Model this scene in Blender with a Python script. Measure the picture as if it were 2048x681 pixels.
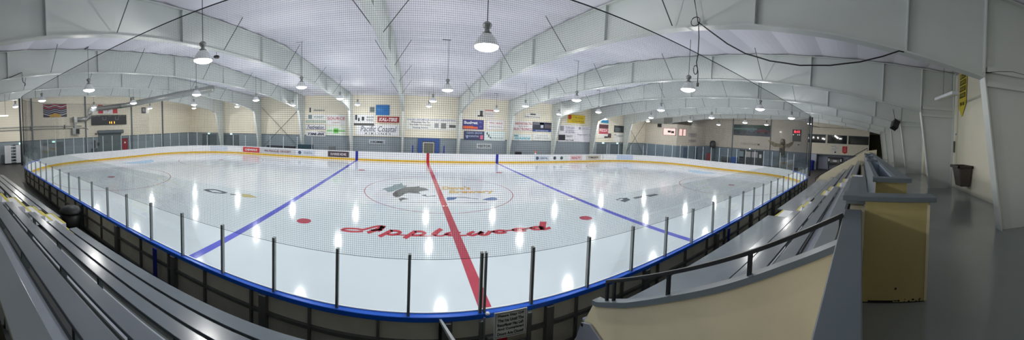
import bpy, math, random
from mathutils import Vector, Matrix
random.seed(7)
SC = bpy.context.scene
for o in list(bpy.data.objects): bpy.data.objects.remove(o, do_unlink=True)
COL = SC.collection
W, HGT = 2048, 681
# ------------------------------------------------------------------ camera (a real cylindrical panorama)
CX, CY, CH = -1.7297, -17.5319, 4.1004
UP, F, V0, TX, TY = 824.476, 571.639, 275.45, 0.0476419, 0.0263271
def ray(u, v):
    a = (u-UP)/F; x, y, z = math.sin(a), math.cos(a), (V0-v)/F
    c, s = math.cos(TY), math.sin(TY); x, z = c*x-s*z, s*x+c*z
    c, s = math.cos(TX), math.sin(TX); y, z = c*y+s*z, -s*y+c*z
    return Vector((x, y, z))
C0 = Vector((CX, CY, CH))
def hx(u, v, X): d = ray(u, v); return C0+d*((X-CX)/d.x)
def hy(u, v, Y): d = ray(u, v); return C0+d*((Y-CY)/d.y)
def hz(u, v, Z): d = ray(u, v); return C0+d*((Z-CH)/d.z)
cam = bpy.data.cameras.new('camera'); co = bpy.data.objects.new('camera', cam); COL.objects.link(co)
cam.type = 'PANO'; cam.panorama_type = 'CENTRAL_CYLINDRICAL'
cam.central_cylindrical_range_u_min = -W/2/F; cam.central_cylindrical_range_u_max = W/2/F
cam.central_cylindrical_range_v_min = -(HGT-V0)/F; cam.central_cylindrical_range_v_max = V0/F
cam.central_cylindrical_radius = 1.0
cam.clip_start = 0.02; cam.clip_end = 300
fw = ray(W/2, V0).normalized(); upv = (ray(W/2, V0-F)-ray(W/2, V0)).normalized(); rt = fw.cross(upv)
co.matrix_world = Matrix(((rt.x, upv.x, -fw.x, CX), (rt.y, upv.y, -fw.y, CY), (rt.z, upv.z, -fw.z, CH), (0, 0, 0, 1)))
SC.camera = co
# ------------------------------------------------------------------ world, exposure
wd = bpy.data.worlds.new('world'); SC.world = wd; wd.use_nodes = True
wd.node_tree.nodes['Background'].inputs[0].default_value = (.8, .9, 1, 1)
wd.node_tree.nodes['Background'].inputs[1].default_value = 0.05
SC.view_settings.view_transform = 'Standard'; SC.view_settings.look = 'None'
SC.view_settings.gamma = 1; SC.view_settings.use_curve_mapping = False
SC.view_settings.exposure = 0.3
LAMP_W = 72.0; GLOW_W = 135.0
SC.cycles.use_denoising = True; SC.cycles.use_adaptive_sampling = True; SC.cycles.adaptive_threshold = .03
SC.cycles.max_bounces = 7; SC.cycles.diffuse_bounces = 4; SC.cycles.glossy_bounces = 3; SC.cycles.transparent_max_bounces = 40
SC.cycles.sample_clamp_indirect = 4.0
# ------------------------------------------------------------------ materials
def lin(c):
    return tuple(((x/255)/12.92 if x/255 <= .04045 else ((x/255+.055)/1.055)**2.4) for x in c)
def mat(name, rgb, rough=.6, metal=0., var=.06, scale=3., bump=0., spec=.5, bscale=40.):
    m = bpy.data.materials.new(name); m.use_nodes = True
    nt = m.node_tree; b = nt.nodes['Principled BSDF']
    r = lin(rgb)
    tc = nt.nodes.new('ShaderNodeTexCoord'); n = nt.nodes.new('ShaderNodeTexNoise'); n.inputs['Scale'].default_value = scale
    n.inputs['Detail'].default_value = 4
    nt.links.new(tc.outputs['Object'], n.inputs['Vector'])
    cr = nt.nodes.new('ShaderNodeValToRGB')
    cr.color_ramp.elements[0].position = .3; cr.color_ramp.elements[1].position = .7
    cr.color_ramp.elements[0].color = tuple(x*(1-var) for x in r)+(1,)
    cr.color_ramp.elements[1].color = tuple(min(1, x*(1+var)) for x in r)+(1,)
    nt.links.new(n.outputs['Fac'], cr.inputs['Fac']); nt.links.new(cr.outputs['Color'], b.inputs['Base Color'])
    b.inputs['Roughness'].default_value = rough; b.inputs['Metallic'].default_value = metal
    b.inputs['Specular IOR Level'].default_value = spec
    if bump:
        n2 = nt.nodes.new('ShaderNodeTexNoise'); n2.inputs['Scale'].default_value = bscale
        nt.links.new(tc.outputs['Object'], n2.inputs['Vector'])
        bp = nt.nodes.new('ShaderNodeBump'); bp.inputs['Strength'].default_value = bump; bp.inputs['Distance'].default_value = .01
        nt.links.new(n2.outputs['Fac'], bp.inputs['Height']); nt.links.new(bp.outputs['Normal'], b.inputs['Normal'])
    return m
def emat(name, rgb, s):
    m = bpy.data.materials.new(name); m.use_nodes = True; nt = m.node_tree
    b = nt.nodes['Principled BSDF']; b.inputs['Base Color'].default_value = lin(rgb)+(1,)
    b.inputs['Emission Color'].default_value = lin(rgb)+(1,); b.inputs['Emission Strength'].default_value = s
    return m
def siding(name, top, low, split, pitch=.3, low2=None):
    """cream horizontal siding above a grey-blue painted base; the paint line is at height split"""
    m = mat(name, top, .55, 0, .03, .6); nt = m.node_tree; b = nt.nodes['Principled BSDF']
    g = nt.nodes.new('ShaderNodeNewGeometry'); sp = nt.nodes.new('ShaderNodeSeparateXYZ'); nt.links.new(g.outputs['Position'], sp.inputs[0])
    lt = nt.nodes.new('ShaderNodeMath'); lt.operation = 'LESS_THAN'; lt.inputs[1].default_value = split; nt.links.new(sp.outputs['Z'], lt.inputs[0])
    mx = nt.nodes.new('ShaderNodeMix'); mx.data_type = 'RGBA'; nt.links.new(lt.outputs[0], mx.inputs[0])
    src = b.inputs['Base Color'].links[0].from_socket; nt.links.new(src, mx.inputs[6]); mx.inputs[7].default_value = lin(low)+(1,)
    # joint lines
    md = nt.nodes.new('ShaderNodeMath'); md.operation = 'PINGPONG'; md.inputs[1].default_value = pitch/2; nt.links.new(sp.outputs['Z'], md.inputs[0])
    l2 = nt.nodes.new('ShaderNodeMath'); l2.operation = 'LESS_THAN'; l2.inputs[1].default_value = .012; nt.links.new(md.outputs[0], l2.inputs[0])
    m3 = nt.nodes.new('ShaderNodeMath'); m3.operation = 'MULTIPLY'; m3.inputs[1].default_value = .22; nt.links.new(l2.outputs[0], m3.inputs[0])
    m2 = nt.nodes.new('ShaderNodeMix'); m2.data_type = 'RGBA'; m2.blend_type = 'MULTIPLY'
    nt.links.new(m3.outputs[0], m2.inputs[0]); nt.links.new(mx.outputs[2], m2.inputs[6]); m2.inputs[7].default_value = (.2, .2, .2, 1)
    nt.links.new(m2.outputs[2], b.inputs['Base Color'])
    bp = nt.nodes.new('ShaderNodeBump'); bp.inputs['Strength'].default_value = .5; bp.inputs['Distance'].default_value = .02
    nt.links.new(md.outputs[0], bp.inputs['Height']); nt.links.new(bp.outputs['Normal'], b.inputs['Normal'])
    return m
M = {}
M['ice'] = mat('ice', (206, 213, 219), .1, 0, .025, .35, 0, .22)
def icep(n, c): M[n] = mat(n, c, .1, 0, .06, 2., spec=.22)
icep('ice_blue', (92, 96, 196)); icep('ice_red', (176, 66, 82)); icep('ice_crease', (140, 186, 222)); icep('ice_thin', (168, 120, 128))
icep('ice_fish', (84, 92, 94)); icep('ice_teal', (124, 146, 150)); icep('ice_gold', (196, 172, 112)); icep('ice_navy', (64, 100, 152)); icep('ice_dark', (88, 94, 104)); icep('ice_tan', (188, 176, 130)); icep('ice_applewood', (190, 52, 66))
M['floor'] = mat('dark_floor', (66, 66, 64), .5, 0, .15, 1.2, .1)
M['grey_floor'] = mat('painted_grey_floor', (140, 146, 148), .16, 0, .06, .8, .03)
M['ceil'] = mat('ceiling_white', (226, 226, 236), .6, 0, .03, .4)
M['steel'] = mat('white_steel', (203, 209, 207), .45, 0, .03, 1.)
M['rod'] = mat('dark_rod', (96, 100, 102), .5, .3)
M['wall'] = siding('cream_siding', (232, 226, 208), (140, 152, 160), 2.45)
M['wall2'] = siding('right_siding', (212, 206, 194), (128, 144, 160), 2.45)
M['wallback'] = siding('back_siding', (228, 224, 204), (228, 224, 204), -1, 6.)
M['cream'] = mat('cream_paint', (218, 208, 180), .45, 0, .04, 2., .02)
M['cream2'] = mat('pier_cream_paint', (184, 170, 118), .4, 0, .05, 2., .02)
M['cap'] = mat('grey_cap_paint', (102, 112, 120), .38, 0, .04, 3., .02)
M['bench'] = mat('bench_grey', (126, 134, 142), .22, 0, .05, 1.5, .04)
M['tread'] = mat('tread_light', (176, 184, 196), .35, 0, .05, 2.)
M['riser_and_tread_shade'] = mat('grey_and_tread_shade', (78, 88, 88), .6)
M['dark'] = mat('gap_shade_and_marks', (30, 34, 36), .8)  # near black: shade in the bench gaps, also seams, grille and scuffs
M['yellow'] = mat('yellow_nosing', (214, 200, 60), .5, 0, .1, 8.)
M['whitep'] = mat('white_paint', (222, 224, 230), .4)
M['board'] = mat('board_white', (234, 236, 240), .3, 0, .02, 1.)
M['boardback'] = mat('board_back', (214, 210, 198), .6, 0, .1, 2.)
M['kick'] = mat('kick_yellow', (222, 178, 40), .4)
M['blue'] = mat('cap_blue', (26, 100, 224), .25, 0, .04, 3.)
M['navy'] = mat('stripe_blue', (24, 44, 150), .4)
M['redp'] = mat('red_paint', (186, 30, 50), .4)
M['alu'] = mat('aluminium', (150, 156, 156), .35, .6, .05, 4.)
M['frameg'] = mat('board_framing', (112, 114, 112), .5, .3)
M['net'] = mat('net_twine', (52, 56, 60), .8)
M['black'] = mat('black_metal', (20, 22, 24), .4)
M['blackp'] = mat('black_plastic', (24, 25, 27), .5)
M['brown'] = mat('bin_brown', (78, 72, 66), .5)
M['galv'] = mat('galvanised', (158, 162, 160), .4, .5, .1, 6.)
M['shade'] = emat('lamp_ribbed', (206, 210, 214), .16)
M['lamp'] = emat('lamp_lens', (255, 253, 248), 9.)
M['wsign'] = mat('sign_white', (232, 234, 236), .45)
M['greydoor'] = mat('door_grey', (96, 108, 114), .5)
M['lobby'] = mat('lobby_wall', (168, 176, 196), .5)
M['teald'] = mat('rollup_grey', (104, 116, 118), .45)
def col(r, g, b, rough=.5):
    k = 'c_%d_%d_%d' % (r, g, b)
    if k not in M: M[k] = mat('paint_%d_%d_%d' % (r, g, b), (r, g, b), rough, 0, .03, 3.)
    return M[k]
g = bpy.data.materials.new('glass'); g.use_nodes = True; nt = g.node_tree; nt.nodes.clear()
out = nt.nodes.new('ShaderNodeOutputMaterial'); tr = nt.nodes.new('ShaderNodeBsdfTransparent'); gl = nt.nodes.new('ShaderNodeBsdfGlossy')
fr = nt.nodes.new('ShaderNodeFresnel'); fr.inputs[0].default_value = 1.35; mx = nt.nodes.new('ShaderNodeMixShader')
tr.inputs[0].default_value = (.96, .986, .986, 1); gl.inputs['Roughness'].default_value = .03
tn = nt.nodes.new('ShaderNodeTexNoise'); tn.inputs['Scale'].default_value = 2.
mm = nt.nodes.new('ShaderNodeMath'); mm.operation = 'MULTIPLY'; mm.inputs[1].default_value = .2
nt.links.new(fr.outputs[0], mm.inputs[0]); nt.links.new(mm.outputs[0], mx.inputs[0])
nt.links.new(tr.outputs[0], mx.inputs[1]); nt.links.new(gl.outputs[0], mx.inputs[2]); nt.links.new(mx.outputs[0], out.inputs[0])
M['glass'] = g
# ------------------------------------------------------------------ mesh builder
class MB:
    def __init__(s): s.v = []; s.f = []
    def face(s, pts):
        n = len(s.v); s.v += [tuple(p) for p in pts]; s.f.append(tuple(range(n, n+len(pts)))); return s
    def hexa(s, a, b):
        n = len(s.v); s.v += [tuple(p) for p in a]+[tuple(p) for p in b]; k = len(a)
        s.f.append(tuple(n+i for i in range(k))[::-1]); s.f.append(tuple(n+k+i for i in range(k)))
        for i in range(k): s.f.append((n+i, n+(i+1) % k, n+k+(i+1) % k, n+k+i))
        return s
    def box(s, x0, x1, y0, y1, z0, z1):
        x0, x1 = sorted((x0, x1)); y0, y1 = sorted((y0, y1)); z0, z1 = sorted((z0, z1))
        return s.hexa([(x0, y0, z0), (x1, y0, z0), (x1, y1, z0), (x0, y1, z0)], [(x0, y0, z1), (x1, y0, z1), (x1, y1, z1), (x0, y1, z1)])
    def tube(s, pts, r, n=8, r2=None):
        pts = [Vector(p) for p in pts]; rings = []
        for i, p in enumerate(pts):
            d = (pts[min(i+1, len(pts)-1)]-pts[max(i-1, 0)]).normalized()
            a = d.orthogonal().normalized() if abs(d.z) > .9 else d.cross(Vector((0, 0, 1))).normalized()
            if abs(d.z) > .9: a = Vector((1, 0, 0)); a = (a-d*a.dot(d)).normalized()
            b = d.cross(a); rr = r if r2 is None else r+(r2-r)*i/(len(pts)-1)
            base = len(s.v)
            for k in range(n):
                t = 2*math.pi*(k+.5)/n; s.v.append(tuple(p+a*math.cos(t)*rr+b*math.sin(t)*rr))
            rings.append(base)
        for q, w in zip(rings, rings[1:]):
            for k in range(n): s.f.append((q+k, q+(k+1) % n, w+(k+1) % n, w+k))
        s.f.append(tuple(rings[0]+k for k in range(n))[::-1]); s.f.append(tuple(rings[-1]+k for k in range(n)))
        return s
    def lathe(s, prof, n=20, c=(0, 0, 0)):
        rings = []
        for r, z in prof:
            base = len(s.v)
            for k in range(n): t = 2*math.pi*k/n; s.v.append((c[0]+r*math.cos(t), c[1]+r*math.sin(t), c[2]+z))
            rings.append(base)
        for q, w in zip(rings, rings[1:]):
            for k in range(n): s.f.append((q+k, q+(k+1) % n, w+(k+1) % n, w+k))
        s.f.append(tuple(rings[0]+k for k in range(n))[::-1]); s.f.append(tuple(rings[-1]+k for k in range(n)))
        return s
    def build(s, name, m, parent=None, smooth=False, label=None, bevel=0):
        me = bpy.data.meshes.new(name); me.from_pydata(s.v, [], s.f); me.update()
        me.materials.append(M[m] if isinstance(m, str) else m)
        if smooth:
            for p in me.polygons: p.use_smooth = True
        o = bpy.data.objects.new(name, me); COL.objects.link(o)
        if parent: o.parent = parent
        if label: o['label'] = label
        if bevel:
            b = o.modifiers.new('bevel', 'BEVEL'); b.width = bevel; b.segments = 2; b.limit_method = 'ANGLE'
        return o
def tag(o, label=None, cat=None, group=None, kind=None):
    if label: o['label'] = label
    if cat: o['category'] = cat
    if group: o['group'] = group
    if kind: o['kind'] = kind
    return o
def thing(name, label, cat, loc=(0, 0, 0), rz=0, group=None):
    o = bpy.data.objects.new(name, None); COL.objects.link(o); o.location = loc; o.rotation_euler = (0, 0, rz)
    o.empty_display_size = .1
    return tag(o, label, cat, group)
def struct(name, mb, m, label=None):
    o = mb.build(name, m); o['kind'] = 'structure'
    if label: o['label'] = label
    return o
def copy_tree(o, parent=None):
    c = o.copy(); COL.objects.link(c)
    if parent: c.parent = parent
    for ch in list(o.children): copy_tree(ch, c)
    return c
def lettering(body, w, h, m, parent, loc, axis='far', name='lettering', shear=0, bold=.0, align='CENTER', label=None):
    """text fitted to width w and height h; axis: wall it hangs on"""
    cu = bpy.data.curves.new(name, 'FONT'); cu.body = body; cu.align_x = 'CENTER'; cu.align_y = 'CENTER'
    cu.extrude = .002; cu.shear = shear; cu.offset = bold; cu.resolution_u = 2; cu.space_line = .9
    o = bpy.data.objects.new(name, cu); COL.objects.link(o); cu.materials.append(M[m] if isinstance(m, str) else m)
    bpy.context.view_layer.update()
    dg = bpy.context.evaluated_depsgraph_get(); me = bpy.data.meshes.new_from_object(o.evaluated_get(dg)); me.name = name
    bpy.data.objects.remove(o, do_unlink=True); bpy.data.curves.remove(cu)
    o = bpy.data.objects.new(name, me); COL.objects.link(o)
    xs_ = [v.co.x for v in me.vertices]; ys_ = [v.co.y for v in me.vertices]
    mx_, my_ = (max(xs_)+min(xs_))/2, (max(ys_)+min(ys_))/2
    for v in me.vertices: v.co.x -= mx_; v.co.y -= my_
    sx = w/(max(xs_)-min(xs_)); sy = h/(max(ys_)-min(ys_))
    o.scale = (sx, sy, 1); o.location = loc
    o.rotation_euler = {'far': (math.pi/2, 0, 0), 'left': (math.pi/2, 0, math.pi/2), 'right': (math.pi/2, 0, -math.pi/2),
                        'back': (math.pi/2, 0, math.pi), 'ice': (0, 0, 0), 'near_out': (math.pi/2, 0, 0)}[axis]
    o.parent = parent
    if label: o['label'] = label
    return o
# ================================================================== SETTING
YF, YB, XL, XR = 16.3, -21.6, -34.9, 42.7
ZE, ZR, YR = 7.4, 8.5, -2.7
def roofz(y): return ZR-(ZR-ZE)*abs(y-YR)/(YF-YR)
struct('floor', MB().box(XL-1, XR+6, YB-.3, YF+.3, -.25, -.06), 'floor')
m = MB(); cq = [(XL, YB), (XR+3, YB), (XR+3, -17.62), (-1.7, -17.62), (XL, -19.85)]
m.hexa([(x, y, -.05) for x, y in cq], [(x, y, 2.42) for x, y in cq])
struct('floor_concourse', m, 'grey_floor', 'glossy grey painted concourse floor behind the stands')
# ceiling with sagging insulation between purlins
m = MB(); ys = []; n = 26
for i in range(n):
    y0 = YB+(YF-YB)*i/n; y1 = YB+(YF-YB)*(i+1)/n
    for k in range(6): ys.append((y0+(y1-y0)*k/6, roofz(y0+(y1-y0)*k/6)-.05*math.sin(math.pi*k/6)))
ys.append((YF, roofz(YF)))
for (a, za), (b, zb) in zip(ys, ys[1:]):
    m.face([(XL-.5, a, za), (XL-.5, b, zb), (XR+5, b, zb), (XR+5, a, za)])
for (a, za), (b, zb) in zip(ys, ys[1:]):
    m.face([(XL-.5, a, za+.25), (XR+5, a, za+.25), (XR+5, b, zb+.25), (XL-.5, b, zb+.25)])
struct('ceiling', m, 'ceil')
struct('wall_far', MB().box(XL, XR+3, YF, YF+.2, -.06, ZE+.1), 'wall')
struct('wall_back', MB().box(XL, XR+5, YB-.2, YB, -.06, ZE+.1), 'wallback')
def gable(x0, x1, ya, yb, zb):
    m = MB(); pts = [(ya, zb), (yb, zb), (yb, roofz(yb)+.1)]
    if ya < YR < yb: pts.append((YR, ZR+.1))
    pts.append((ya, roofz(ya)+.1))
    return m.hexa([(x0, y, z) for y, z in pts], [(x1, y, z) for y, z in pts])
struct('wall_left', gable(XL-.2, XL, YB, YF, -.06), 'wall')
# right end wall with upstairs windows and lobby opening below
m = gable(XR, XR+.2, -9.0, YF, -.06); 
struct('wall_right', m, 'wall2')
m = MB(); m.box(XR, XR+.2, -18.9, -9.1, 2.42, 4.1); m.box(XR, XR+.2, -18.9, -9.0, 5.47, 6.6)
m.box(XR, XR+.2, -9.0, -9.1, 4.1, 5.5); m.box(XR, XR+.2, -12.2, -11.95, 4.1, 5.5); m.box(XR, XR+.2, -15.5, -15.3, 4.1, 5.5); m.box(XR, XR+.2, -18.9, -18.7, 4.1, 5.5)
m.hexa([(XR, -18.9, 6.55), (XR, -9, 6.55), (XR, -9, roofz(-9)), (XR, -18.9, roofz(-18.9))], [(XR+.2, -18.9, 6.55), (XR+.2, -9, 6.55), (XR+.2, -9, roofz(-9)), (XR+.2, -18.9, roofz(-18.9))])
struct('wall_right', m, mat('upstairs_cream', (222, 216, 198), .5), 'cream upstairs wall with windows over the lobby')
for i, (a, b) in enumerate([(-11.95, -9.1), (-15.3, -12.2), (-18.7, -15.5)]):
    w = thing('window_%d' % (i+1), None, None, (XR+.02, (a+b)/2, 4.78)); w['kind'] = 'structure'; w['label'] = 'dark upstairs window, %s of the three over the lobby' % ['first', 'middle', 'last'][i]
    MB().box(.02, .04, (a-b)/2, (b-a)/2, -.68, .68).build('pane', mat('dark_window', (44, 50, 50), .04, 0, .3, .8), w)
    f = MB(); hw = (b-a)/2
    f.box(-.03, .05, -hw, hw, .62, .68); f.box(-.03, .05, -hw, hw, -.68, -.62); f.box(-.03, .05, -hw, -hw+.05, -.68, .68); f.box(-.03, .05, hw-.05, hw, -.68, .68)
    f.build('window_frame', 'cap', w)
    if i < 2:
        for yy, zz in [(-.9, .3), (-.2, .35), (.3, .1)][:3-i]:
            pass
struct('wall_lobby', MB().box(XR+1.6, XR+1.8, -18.9, -9.0, -.06, 2.42), 'lobby', 'pale blue lobby wall under the upstairs windows')
struct('trim_1', MB().box(XR, XR+.3, -18.9, -9.0, 2.30, 2.42), 'cap')
struct('ceiling_lobby', MB().box(XR+.2, XR+5, -18.9, -9.0, 2.42, 2.5), 'ceil')
struct('wall_recess', MB().box(XR+4.6, XR+4.8, YB, -18.7, -.06, 7.6), mat('recess_end_shade', (84, 82, 58), .7), 'wall at the far end of the concourse, coloured dark olive for its gloom')  # dark colour stands in for the unlit end of the concourse
struct('wall_recess', MB().box(XR, XR+4.8, -18.9, -18.75, 2.4, 7.6), mat('recess_side_shade', (96, 94, 74), .7), 'side wall beside the upstairs windows, coloured dark for its gloom')
struct('ceiling_recess', MB().box(XR-.1, XR+4.8, YB, -18.75, 5.8, 6.0), mat('recess_top_shade', (70, 70, 54), .8))  # darkness of the recess is put into the ceiling colour
# corner room standing in the far right corner
m = MB(); m.box(34, 34.15, 9.4, YF, -.06, 5.85); m.box(34.15, XR, 9.4, 9.55, -.06, 5.85); m.box(34.15, XR, 9.55, YF, 5.7, 5.84)
struct('wall_corner_room', m, 'wall2', 'walls of the corner room with the pink-lit window')
def windowed(name, n):
    w = bpy.data.objects.new(name, None); COL.objects.link(w); w['kind'] = 'structure'; w['label'] = n; return w
w = windowed('window_4', 'pink-lit corner window on the side of the corner room')
pk = emat('pink_window', (236, 196, 192), .8)
MB().box(33.96, 33.99, 9.7, 12.1, 4.1, 5.15).build('pane', pk, w)
f = MB(); f.box(33.93, 33.99, 9.6, 12.2, 5.13, 5.2); f.box(33.93, 33.99, 9.6, 12.2, 4.03, 4.1); f.box(33.93, 33.99, 12.1, 12.2, 4.03, 5.2); f.box(33.93, 33.99, 9.6, 9.7, 4.03, 5.2)
f.build('window_frame', mat('pink_frame', (186, 140, 140), .5), w)
b = MB(); b.box(33.93, 33.96, 10.6, 11.2, 4.5, 4.8); b.box(33.93, 33.96, 9.95, 10.5, 4.4, 4.75); b.build('poster', 'black', w)
w = windowed('window_5', 'pink-lit window round the corner on the front of the corner room')
MB().box(34.5, 36.3, 9.36, 9.39, 4.1, 5.15).build('pane', pk, w)
f = MB(); f.box(34.4, 36.4, 9.33, 9.39, 5.13, 5.2); f.box(34.4, 36.4, 9.33, 9.39, 4.03, 4.1); f.box(34.4, 34.5, 9.33, 9.39, 4.1, 5.15); f.box(36.3, 36.4, 9.33, 9.39, 4.1, 5.15); f.box(35.3, 35.6, 9.33, 9.39, 4.1, 5.15)
f.build('window_frame', mat('pink_frame2', (196, 170, 164), .5), w)
# stage behind corner room: dark slot under roof is open space
# wall panel posts (seams)
m = MB()
for y in (-9.4, -2.4, 4.6, 10.2): m.box(XL, XL+.14, y-.08, y+.08, 0, roofz(y))
o = m.build('trim_2', 'cap'); o['kind'] = 'structure'; o['label'] = 'grey wall posts on the left end wall'
m = MB()
for y in (3.95, -2.9): m.box(XR-.12, XR, y-.07, y+.07, 0, roofz(y))
m.box(XR-.05, XR, -5.8, 9.4, 2.42, 2.5)
o = m.build('trim_3', 'cap'); o['kind'] = 'structure'; o['label'] = 'grey posts and rail on the right end wall'
m = MB(); m.box(XL, XR-8.8, YF-.05, YF, 2.43, 2.5); m.box(XL, XL+.05, YB, YF, 2.43, 2.5)
o = m.build('trim_4', 'cap'); o['kind'] = 'structure'

# ================================================================== STEEL FRAMES
PROF = [(-20.75, 0), (-20.45, 2.42), (-19.95, 5.62), (-18.3, 5.93), (-17.1, 6.15), (-15.2, 6.45), (-13.3, 6.66), (-11, 6.83), (-9, 6.93), (-5, 7.05), (-.6, 7.05), (3.4, 6.93), (7.7, 6.55), (11.5, 6.12), (13.2, 5.85), (14.3, 5.5), (14.5, 5.0), (15.85, 0)]
OUTER = [(16.1, 0), (16.1, roofz(16.1)-.06), (YR, ZR-.06), (-21.4, roofz(-21.4)-.06), (-21.4, 0)]
def make_frame(label):
    t = thing('portal_frame', label, 'steel frame', (0, 0, 0), 0, 'white portal frames carrying the roof')
    m = MB(); k = len(PROF)
    # web as strips between the inner flange line and the outer line
    def outer(p):
        y, z = p
        if z < 5.3 and y < 0: return (-21.4, z)
        if z < 5.3 and y > 0: return (16.1, z)
        if y < -19.9: return (-21.4, roofz(-21.4)-.06)
        return (y if y < 14.4 else 16.1, roofz(y if y < 14.4 else 16.1)-.06)
    for a, b in zip(PROF, PROF[1:]):
        oa, ob = outer(a), outer(b); pts = [a, b, ob, oa]
        m.hexa([(-.012, y, z) for y, z in pts], [(.012, y, z) for y, z in pts])
    pts = [(16.1, 5.0), (16.1, roofz(16.1)-.06), (14.3, roofz(14.3)-.06)]
    m.hexa([(-.012, y, z) for y, z in pts], [(.012, y, z) for y, z in pts])
    m.build('web', 'steel', t)
    fl = MB(); w = .13
    for (y0, z0), (y1, z1) in zip(PROF, PROF[1:]):
        d = Vector((0, y1-y0, z1-z0)).normalized(); n = Vector((0, d.z, -d.y))*.03
        if z0 > 5.3 and z1 > 5.3: n = Vector((0, 0, -.03))
        a = [(-w, y0, z0), (w, y0, z0), (w, y1, z1), (-w, y1, z1)]
        fl.hexa(a, [tuple(Vector(p)+n) for p in a])
    fl.build('lower_flange', 'steel', t)
    up = MB()
    up.box(-w, w, 16.05, 16.1, 0, roofz(16.1)-.06); up.box(-w, w, -21.4, -21.35, 0, roofz(-21.4)-.06)
    for a, b in ((-21.4, YR), (YR, 16.1)):
        q = [(-w, a, roofz(a)-.11), (w, a, roofz(a)-.11), (w, b, roofz(b)-.11), (-w, b, roofz(b)-.11)]
        up.hexa(q, [(x, y, z+.03) for x, y, z in q])
    up.build('upper_flange', 'steel', t)
    def zin(y):
        for (y0, z0), (y1, z1) in zip(PROF[2:], PROF[3:]):
            if y0 <= y <= y1: return z0+(z1-z0)*(y-y0)/(y1-y0)
    for y in (-19.93, -18.3, -15.3, -10.6, -5.2, -.2, 5.4, 9.6, 13.9): MB().box(-.12, .12, y-.012, y+.012, zin(y), roofz(y)-.1).build('stiffener', 'steel', t)
    for z in (5.48, 5.78): MB().box(-.11, .11, -21.35, -19.99, z-.055, z+.055).build('stiffener', 'steel', t)
    MB().box(-.12, .12, 14.4, 16.1, 5.45, 5.49).build('stiffener', 'steel', t)
    for y in (-13.2, -8.3, -2.6, 2.4, 7.2):
        for sx in (-1, 1):
            MB().tube([(sx*.1, y, zin(y)+.05), (sx*.95, y+.1, roofz(y)-.04)], .016, 5).build('brace', 'rod', t)
    return t
FX = [-28, -21.5, -15.2, -8.95, -2.85, 3.7, 10.0, 16.2, 22.5, 29.0, 35.4]
ordn = ['first', 'second', 'third', 'fourth', 'fifth', 'sixth', 'seventh', 'eighth', 'ninth', 'tenth', 'eleventh']
fr0 = make_frame('white steel portal frame spanning the rink, first from the left')
for i, x in enumerate(FX):
    t = fr0 if i == 0 else copy_tree(fr0)
    t.location = (x, 0, 0); t['label'] = 'white steel portal frame spanning the rink, %s from the left' % ordn[i]
    if x > 33:
        for ch in list(t.children): pass
# wind bracing rods on the far wall
def crossbrace(x0, x1, label):
    t = thing('wall_brace', label, 'brace', ((x0+x1)/2, 16.0, 3.4), 0, 'crossed wind bracing')
    h = (x1-x0)/2-.2
    MB().tube([(-h, 0, -2.9), (h, 0, 2.7)], .03, 6).build('rod', 'rod', t); MB().tube([(h, .05, -2.9), (-h, .05, 2.7)], .03, 6).build('rod', 'rod', t)
crossbrace(-21.5, -15.2, 'crossed steel bracing rods left of the far wall adverts')
crossbrace(29.0, 33.9, 'crossed steel bracing rods right of the far wall adverts')

# ================================================================== ICE AND ITS PAINT
HL, HW, RC = 30.48, 12.95, 8.53
def rink_path(off=0., seg=14):
    """outline of the rink, anticlockwise from the near side's left end; off is outward"""
    P = []; l, w, r = HL+off, HW+off, RC+off
    for cx, cy, a0 in ((l-r, -(w-r), -90), (l-r, w-r, 0), (-(l-r), w-r, 90), (-(l-r), -(w-r), 180)):
        for k in range(seg+1):
            a = math.radians(a0+90*k/seg); P.append((cx+r*math.cos(a), cy+r*math.sin(a)))
    return P
ice = thing('ice_sheet', 'smooth white ice sheet with painted hockey lines and logos', 'ice', (0, 0, 0))
p = rink_path(.02)
MB().hexa([(x, y, -.05) for x, y in p], [(x, y, 0) for x, y in p]).build('ice_surface', 'ice', ice)
Z1 = .002
def flat(pts, name, m, z=Z1, label=None):
    return MB().hexa([(x, y, z-.0015) for x, y in pts], [(x, y, z) for x, y in pts]).build(name, m, ice, label=label)
def ring(cx, cy, r, w, name, m, a0=0, a1=360, n=72):
    mb = MB()
    for k in range(n):
        t0 = math.radians(a0+(a1-a0)*k/n); t1 = math.radians(a0+(a1-a0)*(k+1)/n)
        q = [(cx+(r-w/2)*math.cos(t0), cy+(r-w/2)*math.sin(t0)), (cx+(r+w/2)*math.cos(t0), cy+(r+w/2)*math.sin(t0)), (cx+(r+w/2)*math.cos(t1), cy+(r+w/2)*math.sin(t1)), (cx+(r-w/2)*math.cos(t1), cy+(r-w/2)*math.sin(t1))]
        mb.face([(x, y, Z1) for x, y in q])
    return mb.build(name, m, ice)
def disc(cx, cy, rx, ry, name, m, z=Z1, rot=0, n=28):
    return flat([(cx+rx*math.cos(t)*math.cos(rot)-ry*math.sin(t)*math.sin(rot), cy+rx*math.cos(t)*math.sin(rot)+ry*math.sin(t)*math.cos(rot)) for t in [2*math.pi*k/n for k in range(n)]], name, m, z)
flat([(-.15, -HW), (.15, -HW), (.15, HW), (-.15, HW)], 'centre_line', 'ice_red', .004)
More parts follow.
